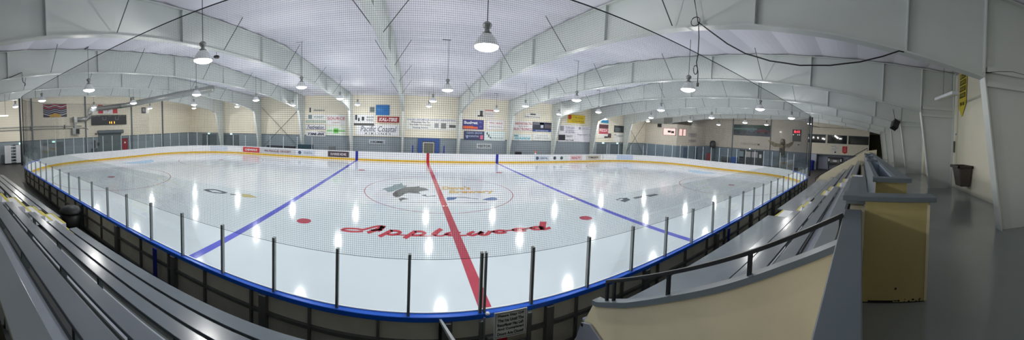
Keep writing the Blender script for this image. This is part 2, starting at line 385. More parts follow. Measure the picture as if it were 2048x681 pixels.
for s in (-1, 1):
    flat([(s*7.69-.15, -HW), (s*7.69+.15, -HW), (s*7.69+.15, HW), (s*7.69-.15, HW)], 'blue_line', 'ice_blue', .003)
    gx = s*27.1; yy = 11.6
    flat([(gx-.03, -yy), (gx+.03, -yy), (gx+.03, yy), (gx-.03, yy)], 'goal_line', 'ice_thin')
    pts = [(gx, -1.83)]+[(gx-s*1.83*math.cos(a), 1.83*math.sin(a)) for a in [math.radians(-90+180*k/20) for k in range(21)]]+[(gx, 1.83)]
    if s > 0: pts = pts[::-1]
    flat(pts, 'goal_crease', 'ice_crease', .003)
    for q in (-1, 1):
        ring(s*20.96, q*6.7, 4.57, .06, 'faceoff_circle', 'ice_thin'); disc(s*20.96, q*6.7, .3, .3, 'faceoff_dot', 'ice_thin', .004)
        disc(s*6.02, q*6.7, .3, .3, 'faceoff_dot', 'ice_red', .004)
ring(0, 0, 4.57, .06, 'centre_circle', 'ice_thin')
def px(pts): return [tuple(hz(u, v, 0)[:2]) for u, v in pts]
def zp(pts, x0, y0, s): return [(x0+a/s, y0+b/s) for a, b in pts]
# leaping salmon emblem
s3 = 1476/130
flat(px(zp([(400, 430), (410, 480), (470, 508), (560, 505), (620, 470), (680, 430), (760, 412), (860, 418), (1040, 430), (990, 395), (1020, 375), (1235, 350), (1150, 305), (1020, 290), (1000, 258), (930, 270), (740, 278), (600, 310), (470, 365)], 750, 350, s3)), 'fish_emblem', 'ice_fish', .003)
flat(px(zp([(160, 335), (230, 345), (290, 392), (390, 385), (450, 360), (580, 310), (700, 285), (730, 245), (640, 245), (600, 180), (560, 210), (440, 220), (380, 270), (230, 300)], 750, 350, s3)), 'fish_emblem', 'ice_teal', .0025)
flat(px(zp([(530, 545), (620, 520), (770, 552), (640, 566), (580, 605), (560, 575)], 750, 350, s3)), 'fish_emblem', 'ice_fish', .003)
flat(px(zp([(1050, 470), (1150, 450), (1180, 485), (1380, 470), (1380, 485), (1180, 498)], 750, 350, s3)), 'fish_emblem', 'ice_dark', .003)
flat(px(zp([(570, 618), (1400, 628), (1400, 636), (570, 626)], 750, 350, s3)), 'fish_emblem', 'ice_dark', .003)
s2 = 1816/160
flat(px(zp([(370, 420), (400, 395), (600, 395), (605, 425), (540, 455), (400, 468)], 860, 360, s2)), 'wave_emblem', 'ice_navy', .003)
flat(px(zp([(1180, 455), (1280, 425), (1380, 400), (1480, 400), (1535, 445), (1480, 470), (1300, 470)], 860, 360, s2)), 'wave_emblem', 'ice_navy', .003)
flat(px(zp([(600, 395), (800, 398), (1100, 435), (1100, 444), (800, 410), (600, 405)], 860, 360, s2)), 'wave_emblem', 'ice_dark', .003)
flat(px(zp([(400, 515), (1300, 515), (1300, 525), (400, 525)], 860, 360, s2)), 'wave_emblem', 'ice_dark', .003)
lettering("Dave's", 1.9, 1.0, 'ice_gold', ice, (1.2, .75, .003), 'ice', shear=.2, bold=.045)
lettering("Brewery", 2.9, 1.0, 'ice_gold', ice, (2.0, -.45, .003), 'ice', shear=.2, bold=.045)
# script name in front of the near boards
def ribbon(pts, w, name='script_lettering', m='ice_applewood', z=.0035, wy=None):
    P = zp(pts, 680, 420, 2048/440); mb = MB(); Q = []
    # smooth the stroke
    S = [Vector((a, b)) for a, b in P]; T = []
    for i in range(len(S)-1):
        p0, p1, p2, p3 = S[max(i-1, 0)], S[i], S[i+1], S[min(i+2, len(S)-1)]
        for k in range(5):
            t = k/5; T.append(.5*((2*p1)+(p2-p0)*t+(2*p0-5*p1+4*p2-p3)*t*t+(3*p1-p0-3*p2+p3)*t**3))
    T.append(S[-1]); wy = wy or w*.4
    for i, p in enumerate(T):
        d = (T[min(i+1, len(T)-1)]-T[max(i-1, 0)])
        if d.length < 1e-6: d = Vector((1, 0))
        d.normalize(); n = Vector((-d.y, d.x)); n = Vector((n.x*w, n.y*wy))
        Q.append((hz(*(p+n), 0), hz(*(p-n), 0)))
    for (a, b), (c, d) in zip(Q, Q[1:]): mb.face([(a.x, a.y, z), (b.x, b.y, z), (d.x, d.y, z), (c.x, c.y, z)])
    return mb
RB = MB()
def rb(pts, w=2.6, wy=1.1):
    w *= 1.5; wy *= 1.5
    q = ribbon(pts, w, wy=wy); n = len(RB.v); RB.v += q.v; RB.f += [tuple(i+n for i in f_) for f_ in q.f]
def ell(cx, cy, rx, ry): return [(cx+rx*math.cos(t), cy-ry*math.sin(t)) for t in [2*math.pi*k/10 for k in range(11)]]
rb([(215, 203), (110, 204), (45, 196), (20, 187), (60, 176), (150, 178), (215, 186), (290, 168), (360, 153), (425, 158)])
rb([(255, 214), (320, 195), (405, 156)], 5, 1.6); rb([(405, 156), (372, 190), (350, 200)], 4, 1.2); rb([(285, 192), (390, 188)], 2, 1)
rb([(365, 251), (430, 220), (485, 192)], 5, 1.4); rb([(470, 196), (540, 200), (555, 218), (500, 234), (440, 230)], 3, 1.3)
rb([(600, 267), (655, 232), (705, 201)], 5, 1.4); rb([(695, 205), (760, 205), (785, 222), (740, 240), (670, 240)], 3, 1.3)
rb([(530, 234), (620, 238)], 2, .6); rb([(740, 243), (800, 246), (865, 243)], 2, .5)
rb([(868, 238), (905, 205), (945, 180)], 5, 1.4); rb([(868, 240), (940, 245), (985, 232)], 2, .8)
rb([(985, 230), (1050, 226), (1110, 214), (1050, 208), (985, 228), (1040, 243), (1180, 240)], 3, .9)
rb([(1250, 204), (1200, 226), (1230, 240), (1290, 222), (1325, 205)], 4, 1.3); rb([(1325, 205), (1310, 232), (1360, 234), (1400, 200)], 4, 1.3)
rb(ell(1490, 206, 48, 12), 4, 1.3); rb(ell(1672, 188, 48, 12), 4, 1.3); rb(ell(1838, 173, 48, 12), 4, 1.3)
rb([(1400, 203), (1440, 206)], 2, .8); rb([(1545, 198), (1620, 188)], 2, .8); rb([(1725, 180), (1790, 165)], 2, .6)
rb([(1892, 112), (1888, 180), (1960, 168)], 4.5, 1.4)
RB.build('script_lettering', 'ice_applewood', ice, label='red script word Applewood painted on the ice')
# sponsor ovals
def emblem(pix, name, m, z=.003): flat(px(pix), name, m, z)
emblem([(406, 380), (415, 378.5), (430, 379), (450, 384), (456, 386.5), (448, 388), (430, 387), (415, 384)], 'sponsor_oval', 'ice_dark')
emblem([(418, 381), (430, 381), (446, 385.5), (440, 386), (425, 384.3)], 'sponsor_oval', 'ice', .0045)
emblem([(459, 388), (472, 389), (473, 391), (462, 390)], 'sponsor_mark', 'ice_dark')
emblem([(484, 388), (500, 389.3), (515, 396), (490, 395.5), (483, 393)], 'sponsor_mark', 'ice_tan')
emblem([(1231, 400), (1240, 397), (1253, 396), (1261, 400), (1250, 405), (1243, 403)], 'sponsor_oval', 'ice_dark')
emblem([(1235, 400), (1244, 398), (1247, 399.5), (1240, 402)], 'sponsor_oval', 'ice', .0045)
emblem([(1265, 396), (1284, 392.5), (1284, 395.5), (1270, 398)], 'sponsor_mark', 'ice_dark')
emblem([(1291, 391.5), (1310, 388.5), (1318, 390), (1300, 394)], 'sponsor_mark', 'ice_dark')

# ================================================================== BOARDS AND GLASS
OUT = rink_path(0, 14)
def side_path(name, off):
    l, w, r = HL+off, HW+off, RC+off; seg = 14
    def arc(cx, cy, a0, a1): return [(cx+r*math.cos(math.radians(a0+(a1-a0)*k/seg)), cy+r*math.sin(math.radians(a0+(a1-a0)*k/seg))) for k in range(seg+1)]
    if name == 'near': return arc(-(l-r), -(w-r), 225, 270)+arc(l-r, -(w-r), 270, 315)
    if name == 'right': return arc(l-r, -(w-r), 315, 360)+arc(l-r, w-r, 0, 45)
    if name == 'far': return arc(l-r, w-r, 45, 90)+arc(-(l-r), w-r, 90, 135)
    return arc(-(l-r), w-r, 135, 180)+arc(-(l-r), -(w-r), 180, 225)
def strip(mb, name, o0, o1, z0, z1):
    a = side_path(name, o0); b = side_path(name, o1)
    for i in range(len(a)-1):
        mb.hexa([(*a[i], z0), (*a[i+1], z0), (*b[i+1], z0), (*b[i], z0)], [(*a[i], z1), (*a[i+1], z1), (*b[i+1], z1), (*b[i], z1)])
    return mb
def along(name, off, step, start=0):
    """points at equal steps with the outward direction"""
    P = [Vector(p) for p in side_path(name, off)]; d = start; res = []; acc = 0
    for a, b in zip(P, P[1:]):
        L = (b-a).length
        while d <= acc+L+1e-6:
            t = (d-acc)/L if L else 0; dr = (b-a).normalized(); res.append((a.lerp(b, t), Vector((dr.y, -dr.x)))); d += step
        acc += L
    return res
def dasher(side, label, capm, backm):
    t = thing('dasher_boards', label, 'rink boards')
    strip(MB(), side, 0, .03, 0, 1.0).build('board_facing', 'board', t)
    strip(MB(), side, -.012, .0, 0, .2).build('kick_plate', 'kick', t, label='yellow kick plate')
    strip(MB(), side, .03, .05, .0, .98).build('board_backing', backm, t)
    strip(MB(), side, -.02, .13, .9 if capm == 'blue' else .96, .985 if capm == 'blue' else 1.0).build('cap_rail', capm, t, bevel=.01, label='blue cap rail' if capm == 'blue' else None)
    strip(MB(), side, .05, .11, .50, .56).build('mid_rail', 'frameg', t)
    strip(MB(), side, .05, .11, .0, .07).build('foot_rail', 'frameg', t)
    return t
def boxat(mb, p, n, hw, d0, d1, z0, z1):
    tdir = Vector((-n.y, n.x)); q = [p+tdir*s*hw+n*d for s, d in ((-1, d0), (1, d0), (1, d1), (-1, d1))]
    mb.hexa([(*a, z0) for a in q], [(*a, z1) for a in q]); return mb
labs = {'near': 'white boards on the near side with a bright blue cap rail and dark back framing', 'right': 'white boards round the right end of the rink', 'far': 'white boards on the far side carrying adverts and a yellow kick plate', 'left': 'white boards round the left end of the rink'}
D = {}
for s in ('near', 'right', 'far', 'left'):
    D[s] = dasher(s, labs[s], 'blue' if s == 'near' else 'board', 'boardback')
    for ps, n in along(s, .05, 1.19, .3):
        if s == 'near' and -.75 < ps.x < .55 and abs(ps.y) > 12: continue
        MB_ = boxat(MB(), ps, n, .022, 0, .07, .07, .9); MB_.build('upright', 'frameg', D[s])
for u in (119, 250, 505, 335, 745, 925, 1085, 1350, 1650) if 0 else ():
    pass
for x in (-16.5, -12.2, -9.4, -6.75, -4.3, -1.1, .75, 3.3, 6.7, 9.8, 12.9, 16.5):
    MB().box(x-.07, x+.07, -13.13, -13.0, 0, .9).build('buttress', 'frameg', D['near'])
for x in (-7.38, 7.45): MB().box(x-.07, x+.07, -13.16, -13.13, .02, .9).build('line_marker', 'navy', D['near'])
# markers of the lines on the far boards
for x, mm_ in ((-7.69, 'navy'), (7.69, 'navy'), (0, 'redp')): MB().box(x-.15, x+.15, 12.93, 12.948, 0, 1.0).build('line_marker', mm_, D['far'])
# glass panes: posts low, seams above
def glazing(side, label, post, z_top, pane_off, step, start, rng=None, pt=2.0):
    t = thing('rink_glass', label, 'glass'); P = along(side, pane_off, step, start)
    for i, (p_, n) in enumerate(P):
        if rng and not rng(p_): continue
        boxat(MB(), p_, n, .024, .0, .05, .985, pt).build('post', post, t)
        if i+1 < len(P) and (not rng or rng(P[i+1][0])):
            q = P[i+1][0]; d = (q-p_).normalized(); nn = Vector((d.y, -d.x))
            a, b = p_+d*.006-nn*.02, q-d*.006-nn*.02; c, e = b+nn*.012, a+nn*.012
            MB().hexa([(*a, .985), (*b, .985), (*c, .985), (*e, .985)], [(*a, z_top), (*b, z_top), (*c, z_top), (*e, z_top)]).build('pane', 'glass', t)
    return t
# near side: posts at the measured four foot spacing
t = thing('rink_glass', 'clear glass panes on dark posts above the blue rail, near side', 'glass')
xs = [-1.72-1.19*k for k in range(18)][::-1]+[-.53]+[.4+1.21*k for k in range(19)]
for i, x in enumerate(xs):
    MB().box(x-.024, x+.024, -13.05, -12.98, .985, 2.0).build('post', 'alu' if abs(x) > 1 else 'frameg', t)
    if i+1 < len(xs):
        MB().box(x+.006, xs[i+1]-.006, -12.975, -12.963, .985, 2.78).build('pane', 'glass', t)
MB().box(-.475, -.44, -13.05, -12.98, .985, 2.0).build('post', 'frameg', t)
glazing('near', 'glass panes round the near left corner of the rink', 'alu', 2.78, .03, 1.19, .25, lambda p: p.x < -22.1)
glazing('near', 'glass panes round the near right corner of the rink', 'alu', 2.78, .03, 1.19, .25, lambda p: p.x > 22.2)
glazing('left', 'glass panes on pale posts round the left end of the rink', 'whitep', 2.78, .03, 1.22, .0, None, 2.78)
glazing('right', 'glass panes on pale posts round the right end of the rink', 'whitep', 2.78, .03, 1.22, .0, None, 2.78)
glazing('far', 'glass panes on pale posts at the left of the far side', 'whitep', 2.4, .03, 1.8, .2, lambda p: p.x < -12.8, 2.4)
glazing('far', 'glass panes on pale posts at the right of the far side', 'whitep', 2.4, .03, 1.8, .2, lambda p: p.x > 22., 2.4)
# gate furniture and its sign
gate = thing('gate_latch', 'dark steel gate frame with latch between the doubled glass posts', 'gate', (-.06, -13.1, 0))
MB().box(-.5, -.43, -.05, .0, .02, .9).build('gate_post', 'frameg', gate); MB().box(.36, .43, -.05, .0, .02, .9).build('gate_post', 'frameg', gate)
MB().box(-.43, .4, -.02, .02, .36, .42).build('gate_rail', 'frameg', gate); MB().box(-.44, -.41, -.07, -.05, .3, .98).build('latch_bar', 'alu', gate)
MB().box(-.36, -.26, -.08, -.03, .55, .62).build('latch', 'alu', gate)
MB().lathe([(.0, 0), (.035, 0), (.04, .012), (.03, .03), (0, .035)], 12, (-.36, -.0, .985)).build('puck_button', 'whitep', gate)
sg = thing('warning_sign', 'white sign asking people to keep off the ice, on the gate', 'sign', (-.04, -13.20, .83))
MB().box(-.29, .29, 0, .012, -.22, .22).build('panel', 'wsign', sg)
bd = MB(); bd.box(-.27, .27, -.003, 0, .195, .2); bd.box(-.27, .27, -.003, 0, -.2, -.195); bd.box(-.27, -.265, -.003, 0, -.2, .2); bd.box(.265, .27, -.003, 0, -.2, .2); bd.build('border', 'black', sg)
for k, s in enumerate(['Please Stay Off', 'The Ice Until The', 'Resurfacer Has Left', 'And Completed', 'Doors Are Closed']):
    lettering(s, .46, .052, 'black', sg, (0, -.006, .155-.075*k), 'far', bold=.012)
tag(MB().box(-.25, -.08, -13.17, -13.14, .12, .6).build('red_stripe', 'redp'), 'dark red stripe on the gate below the white sign', 'marking')
# adverts on the far boards
def board_ad(u0, u1, bg, txt, fg, label=None, z0=.26, z1=.9, mark=None, extra=None):
    x0 = hy(u0, 300, 12.94).x; x1 = hy(u1, 300, 12.94).x
    a = MB().box(x0, x1, 12.93, 12.945, z0, z1).build('advert', col(*bg), D['far'], label=label)
    if txt: lettering(txt, (x1-x0)*(.75 if not mark else .5), (z1-z0)*.42, col(*fg), a, ((x0+x1)/2+(.12*(x1-x0) if mark else 0), 12.925, (z0+z1)/2), 'far', bold=.02)
    if mark: MB().lathe([(0, -.01), (.2, -.01), (.2, .01), (0, .01)], 16).build('emblem', col(*mark), a).matrix_local = Matrix.Translation((x0+.35, 12.925, (z0+z1)/2)) @ Matrix.Rotation(math.pi/2, 4, 'X')
    return a
board_ad(424, 443, (150, 140, 118), None, None); board_ad(444, 485, (206, 208, 212), 'INDUSTRIAL', (90, 100, 120), mark=(200, 50, 60))
board_ad(486, 519, (200, 60, 62), 'CHEMAINUS', (235, 235, 240), 'red advert'); board_ad(520, 592, (196, 200, 206), '49th PARALLEL GROCERY', (120, 60, 66))
board_ad(594, 630, (206, 214, 224), 'COASTAL', (120, 134, 158), mark=(70, 90, 120)); board_ad(656, 698, (70, 58, 66), 'SUNRISE HOME', (220, 216, 220), 'dark maroon advert')
board_ad(1070, 1100, (206, 214, 224), 'DENTAL', (96, 112, 140), mark=(70, 84, 104)); board_ad(1105, 1117, (226, 230, 234), None, None, mark=(60, 70, 80)); board_ad(1119, 1138, (222, 226, 228), None, None, mark=(70, 90, 90))
board_ad(1141, 1165, (226, 204, 208), 'REALTY', (180, 80, 90)); board_ad(1173, 1202, (206, 200, 190), 'TIMBER', (90, 80, 64)); board_ad(1205, 1229, (214, 212, 206), 'BUILDING', (120, 120, 116))
board_ad(1232, 1262, (92, 80, 168), 'TD Wealth', (150, 146, 208), 'purple advert')
# adverts around corners, mounted on the curved boards
def arc_ad(u, v, side_sign, bg, w, txt):
    a = hy(u, v, 12.9)
    return a
for x, bg in ((-25.6, (206, 214, 228)), (25.7, (190, 206, 232))):
    a = math.acos(min(1, (abs(x)-(HL-RC))/RC)); y = (HW-RC)+RC*math.sin(a); s = 1 if x > 0 else -1
    p_ = Vector((x, y)); n = Vector((-s*math.cos(a), -math.sin(a))); tdir = Vector((-n.y, n.x))
    mb = MB(); q = []
    for d in (-1.2, -.6, 0, .6, 1.2):
        aa = a+d/RC; q.append(Vector((s*(HL-RC+(RC-.012)*math.cos(aa)), HW-RC+(RC-.012)*math.sin(aa))))
    for c, d in zip(q, q[1:]): mb.hexa([(c.x, c.y, .28), (d.x, d.y, .28), (d.x*.9997, d.y*.9995, .28), (c.x*.9997, c.y*.9995, .28)], [(c.x, c.y, .9), (d.x, d.y, .9), (d.x*.9997, d.y*.9995, .9), (c.x*.9997, c.y*.9995, .9)])
    mb.build('advert', col(*bg), D['far'])

# ================================================================== PROTECTIVE NET
NZ0, NZ1, PITCH = 1.95, 6.42, .034
net = thing('protective_net', 'fine dark safety netting hung from cables in front of the stands and round the ends', 'net')
def NP(side):
    Q = side_path(side, .14)
    if side == 'near': return Q
    return [q for q in Q if q[1] < HW-RC+.01]
def net_section(side, name):
    P = [q for q in along(side, .14, PITCH) if side == 'near' or q[0].y < HW-RC+.01]; mb = MB(); r = .0014
    for p_, n in P:
        tdir = Vector((-n.y, n.x)); a = p_+tdir*r; b = p_-tdir*r; c = p_+n*r*1.7
        k = len(mb.v); mb.v += [(*a, NZ0), (*b, NZ0), (*c, NZ0), (*a, NZ1), (*b, NZ1), (*c, NZ1)]
        mb.f += [(k, k+1, k+4, k+3), (k+1, k+2, k+5, k+4), (k+2, k, k+3, k+5)]
    mb.build('mesh_upright_cords', 'net', net)
    Q = NP(side); mb = MB(); z = NZ0
    while z < NZ1:
        for a, b in zip(Q, Q[1:]):
            d = (Vector(b)-Vector(a)).normalized(); n = Vector((d.y, -d.x))*r*1.7
            k = len(mb.v); mb.v += [(*a, z-r), (*a, z+r), (a[0]+n.x, a[1]+n.y, z), (*b, z-r), (*b, z+r), (b[0]+n.x, b[1]+n.y, z)]
            mb.f += [(k, k+1, k+4, k+3), (k+1, k+2, k+5, k+4), (k+2, k, k+3, k+5)]
        z += PITCH
    mb.build('mesh_level_cords', 'net', net)
    for zz, rr in ((NZ1, .012), (NZ0, .004)): MB().tube([(x, y, zz) for x, y in Q], rr, 6).build('edge_rope', 'net', net)
for s in ('near', 'left', 'right'): net_section(s, s)

for x, y in ((-24.2, -12.96), (23.9, -12.98)):
    MB().tube([(x, y, NZ0-.9), (x+.05*(1 if x < 0 else -1), y, 3.5), (x, y, 5.2), (x, y, NZ1)], .085, 8).build('gathered_edge', 'net', net, True, label='dark gathered fold of the net at the rink corner')
# ================================================================== LAMPS
lp = {}
def make_lamp():
    t = thing('pendant_lamp', 'x', 'lamp', (0, 0, 0), 0, 'industrial pendant lamps over the ice')
    MB().lathe([(0, -.085), (.1, -.08), (.2, -.055), (.275, -.015), (.29, .02), (.27, .03), (0, .03)], 24).build('lens', 'lamp', t, True)
    prof = [(.295, .02), (.29, .05), (.25, .12), (.2, .2), (.15, .27), (.11, .3), (.1, .3), (.1, .27), (.2, .12), (.27, .03)]
    sh = MB().lathe(prof, 24).build('reflector', 'shade', t, True)
    rb_ = MB()
    for k in range(12):
        a = 2*math.pi*k/12; c, s = math.cos(a), math.sin(a)
        rb_.tube([(.292*c, .292*s, .05), (.205*c, .205*s, .2), (.125*c, .125*s, .3)], .008, 4)
    rb_.build('rib', 'shade', sh)
    MB().lathe([(.0, .3), (.1, .3), (.12, .34), (.07, .36), (.055, .42), (.1, .46), (.12, .52), (.1, .56), (.04, .6), (0, .6)], 16).build('ballast_housing', 'galv', t)
    MB().tube([(0, 0, .58), (0, 0, 2.2)], .013, 6).build('stem', 'rod', t)
    return t
proto = make_lamp()
L4 = {1: [(31, 214, -30.4), (84, 202, -22.8), (178, 181, -14.8), (406, 122, -7.7), (973, 95, 0.05), (1376, 180, 7.7), (1520, 219, 15.2), (1583, 237, 22.05), (1620, 248, 29.6)],
      2: [(188, 215, -30.4), (267, 207, -22.8), (393, 190, -14.8), (603, 175, -7.7), (895, 181, .15), (1153, 201, 8.0), (1322, 221, 15.3), (1423, 236, 22.95), (1490, 246, 29.5), (1533, 249, 37)],
      3: [(300, 217, -30.4), (388, 210, -23), (512, 201, -14.8), (680, 198, -7.7), (866, 203, 0), (1051, 213, 7.9), (1197, 225, 15.0), (1302, 236, 23.0), (1380, 243, 30), (1437, 250, 36.5)],
      4: [(388, 217, -29.5), (474, 214, -22.6), (586, 211, -14.75), (715, 210, -7.65), (858, 213, -.1), (993, 222, 7.1), (1118, 229, 14.9), (1210, 239, 23), (1296, 243, 30)]}
YR4 = {1: -10.9, 2: -2.7, 3: 5.2, 4: 12.5}
rown = {1: 'the row nearest the stands', 2: 'the second row from the stands', 3: 'the third row from the stands', 4: 'the row nearest the far wall'}
first = True
for r in L4:
    for i, (u, v, X) in enumerate(L4[r]):
        if X in (0.05, .15, 0, -.1): Y = YR4[r]; p_ = hy(u, v, Y)
        else: p_ = hx(u, v, X)
        t = copy_tree(proto)
        p_.z = min(max(p_.z, 5.5), 6.3)
        t.location = p_; t['label'] = 'glowing white pendant lamp, %s from the left in %s' % (ordn[i] if i < 9 else 'tenth', rown[r])
        st = [c for c in t.children if c.name.startswith('stem')][0]
        st.data = st.data.copy()
        zt = roofz(p_.y)-.02-p_.z
        for vv in st.data.vertices:
            if vv.co.z > 1: vv.co.z = zt
        ld = bpy.data.lights.new('lamp_light', 'AREA'); ld.shape = 'DISK'; ld.size = .5; ld.energy = LAMP_W; ld.color = (1, .985, .955)
        lo = bpy.data.objects.new('lamp_light', ld); COL.objects.link(lo); lo.parent = t; lo.location = (0, 0, -.1)
        pd = bpy.data.lights.new('lamp_glow', 'POINT'); pd.energy = GLOW_W; pd.shadow_soft_size = .08; pd.color = (1, .985, .955)
        po = bpy.data.objects.new('lamp_glow', pd); COL.objects.link(po); po.parent = t; po.location = (0, 0, -.2)
        hb = MB().box(-.35, .1, -.02, .02, 0, .04).build('ceiling_bracket', 'rod', t); hb.location = (0, 0, zt-.02)

for o_ in list(proto.children_recursive)+[proto]: bpy.data.objects.remove(o_, do_unlink=True)
# ================================================================== STANDS
def stand(name, label, origin, rz, rows, spans, aisle, xe):
    """rows: (z_top, y_rear, y_front, tread z, tread y0, tread y1); spans along local x"""
    t = thing(name, label, 'bleachers', origin, rz)
    for k, (z, yr, yf, tz, t0, t1) in enumerate(rows):
        for (a, b) in spans:
            MB().box(a, b, yr, yf, z-.045, z).build('bench', 'bench', t, bevel=.006)
            x = a+.25
            while x < b-.1: MB().box(x-.03, x+.03, yr+.06, yf-.06, tz-.08 if tz else z-.3, z-.045).build('bench_support', 'riser_and_tread_shade', t); x += 1.8
        a, b = spans[0][0], spans[-1][1]
        if spans[0][0] > spans[-1][0]: a, b = spans[-1][0], spans[0][1]
        if tz:
            MB().box(a, b, t0, t1, tz-.04, tz).build('footboard', 'tread', t)
            MB().box(a, b, t1, t1+.03, tz-.35, tz+.0).build('riser_and_tread_shade', 'riser_and_tread_shade', t)  # dark green-grey strip carries the painted shading of the footboard edge
    a, b = min(s[0] for s in spans), max(s[1] for s in spans)
    y0 = rows[0][1]; yl = rows[-1][2]
    # closed understructure following the slope, coloured near black as shade between the planks
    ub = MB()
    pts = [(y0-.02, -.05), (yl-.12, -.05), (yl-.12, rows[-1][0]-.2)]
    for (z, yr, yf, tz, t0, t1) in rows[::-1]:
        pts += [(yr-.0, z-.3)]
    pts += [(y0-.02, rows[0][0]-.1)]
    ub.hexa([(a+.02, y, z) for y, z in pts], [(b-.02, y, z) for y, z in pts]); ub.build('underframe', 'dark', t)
    # aisle steps with yellow nosings
    ax0, ax1 = aisle; 
    for k in range(len(rows)-1):
        z, yr, yf = rows[k][:3]; z2, yr2, yf2 = rows[k+1][:3]
        for j, (zz, ya, yb) in enumerate(((z-.0, yr-.3 if k == 0 else yr-.15, yf-.08), ((z+z2)/2, yf-.08, yr2-.15+.08))):
            st = MB().box(ax0, ax1, ya, yb, zz-.25, zz+.0).build('aisle_step', 'whitep', t)
            MB().box(ax0+.02, ax1-.02, yb-.07, yb+.004, zz-.05, zz+.006).build('nosing', 'yellow', st, label='yellow step nosing')
            MB().box(ax0+.02, ax0+.09, ya, yb, zz-.02, zz+.006).build('nosing', 'yellow', st, label='yellow step nosing')
    z, yr, yf = rows[-1][:3]
    st = MB().box(ax0, ax1, yr-.15, yf-.3, z-.3, z).build('aisle_step', 'whitep', t); MB().box(ax0, ax1, yf-.37, yf-.296, z-.05, z+.006).build('nosing', 'yellow', st)
    st = MB().box(ax0, ax1, yf-.3, yf, z-.6, z-.25).build('aisle_step', 'whitep', t); MB().box(ax0, ax1, yf-.07, yf+.004, z-.3, z-.244).build('nosing', 'yellow', st)
    return t
H = CH
rowsL = [(H-1.35, -17.31, -17.07, H-1.80, -17.25, -16.75), (H-1.74, -16.68, -16.44, H-2.20, -16.6, -16.11), (H-2.13, -16.05, -15.83, H-2.58, -15.95, -15.62),
         (H-2.51, -15.37, -15.17, H-2.95, -15.3, -15.1), (H-2.87, -14.76, -14.50, None, 0, 0), (H-3.2, -14.08, -13.82, None, 0, 0)]
rowsL = [(z, a, b, c, d, e) for z, a, b, c, d, e in rowsL]
stand('bleachers', 'grey wooden bleachers running away on the left of the camera', (-4, 0, 0), 0, [(z, a, b, c, d, e) for z, a, b, c, d, e in rowsL], [(-17, -7.15), (-5.85, 2.55)], (-7.1, -5.9), 0)
bpy.context.view_layer.update()
t = [o for o in COL.objects if o.name == 'bleachers'][0]
def yaw(o, ang, px_, py_):
    """turn a thing about the upright through (px_, py_)"""
    o.matrix_world = Matrix.Translation((px_, py_, 0)) @ Matrix.Rotation(ang, 4, 'Z') @ Matrix.Translation((-px_, -py_, 0)) @ Matrix.Translation(o.location)
yaw(t, math.radians(3.8), -4, -15.5)
rowsR = [(H-1.35, -17.25, -17.01, H-1.80, -17.2, -16.68), (H-1.74, -16.64, -16.42, H-2.20, -16.6, -16.12), (H-2.13, -16.08, -15.8, H-2.58, -15.95, -15.72),
         (H-2.51, -15.68, -15.4, H-2.95, -15.5, -15.2), (H-2.87, -15.06, -14.79, None, 0, 0), (H-3.2, -14.76, -13.68, None, 0, 0)]
t = stand('bleachers', 'grey wooden bleachers running away on the right beyond the cream stair wall', (4, 0, 0), 0, rowsR, [(-2.94, 5.9), (7.2, 18.9)], (5.95, 7.15), 0)
yaw(t, math.radians(-.9), 4, -15.5)
# parapets
par = thing('parapet_wall', 'long low parapet with a flat grey cap along the front of the concourse', 'wall', (0, 0, 0))
MB().box(-1.7, 1.35, -17.555, -17.41, 0, 3.35).build('wall_body', 'cream', par); MB().box(-1.7, 1.30, -17.57, -17.39, 3.35, 3.42).build('cap', 'cap', par, bevel=.008)
parl = thing('parapet_wall', 'grey-capped parapet behind the top row of the left bleachers', 'wall', (-1.7, -17.52, 0), math.radians(3.8))
MB().box(-20, -.02, -.08, .08, 0, 3.35).build('wall_body', 'cream', parl); MB().box(-20, -.02, -.1, .12, 3.35, 3.42).build('cap', 'cap', parl, bevel=.008)
pier = thing('parapet_pier', 'pale yellow parapet wall end with scuffed base and thick grey cap', 'wall', (0, 0, 0))
MB().box(1.37, 1.52, -18.31, -17.61, 2.42, 3.505).build('wall_body', 'cream2', pier); MB().box(1.31, 1.57, -18.38, -17.36, 3.505, 3.56).build('cap', 'cap', pier, bevel=.008)
MB().box(1.36, 1.53, -18.32, -18.29, 2.43, 3.47).build('corner_bead', 'cream', pier)
sc = MB()
for i in range(14):
    y = -18.27+.45*random.random(); z = 2.43+.03*random.random(); s = .003+.005*random.random(); sc.box(1.366, 1.371, y-s*1.6, y+s*1.6, z-s, z+s)
sc.box(1.366, 1.371, -17.95, -17.68, 2.425, 2.445); sc.box(1.365, 1.371, -18.3, -17.62, 2.42, 2.428); sc.box(1.366, 1.371, -17.985, -17.965, 2.56, 2.58)
sc.build('scuff_marks', 'dark', pier)
MB().box(1.3, 3.7, -17.60, -17.44, 0, 3.40).build('wall_body', 'cream', par); MB().box(1.57, 3.7, -17.64, -17.39, 3.42, 3.5).build('cap', 'cap', par)
pen = thing('parapet_pen', 'row of waist-high parapet bays with grey caps behind the right bleachers', 'wall', (0, 0, 0))
a = MB(); a.box(3.70, 3.85, -18.44, -17.84, 2.42, 3.42); a.build('front_wall', 'cream2', pen)
lb = mat('bay_light_blue', (190, 204, 222), .5)
a = MB(); a.box(3.85, 22.9, -18.44, -18.32, 2.42, 3.44); a.build('side_wall', lb, pen)
MB().box(3.85, 22.9, -17.94, -17.84, 2.42, 3.44).build('side_wall', 'cap', pen)
for x in (10.4, 14.5, 19): MB().box(x, x+.1, -18.32, -17.94, 2.42, 3.44).build('cross_wall', lb, pen)
a = MB(); a.box(3.64, 3.9, -18.52, -17.78, 3.42, 3.5); a.box(3.9, 22.9, -18.5, -18.26, 3.42, 3.5); a.box(10.35, 10.55, -18.3, -17.8, 3.42, 3.5); a.box(14.45, 14.65, -18.3, -17.8, 3.42, 3.5); a.box(18.95, 19.15, -18.3, -17.8, 3.42, 3.5)
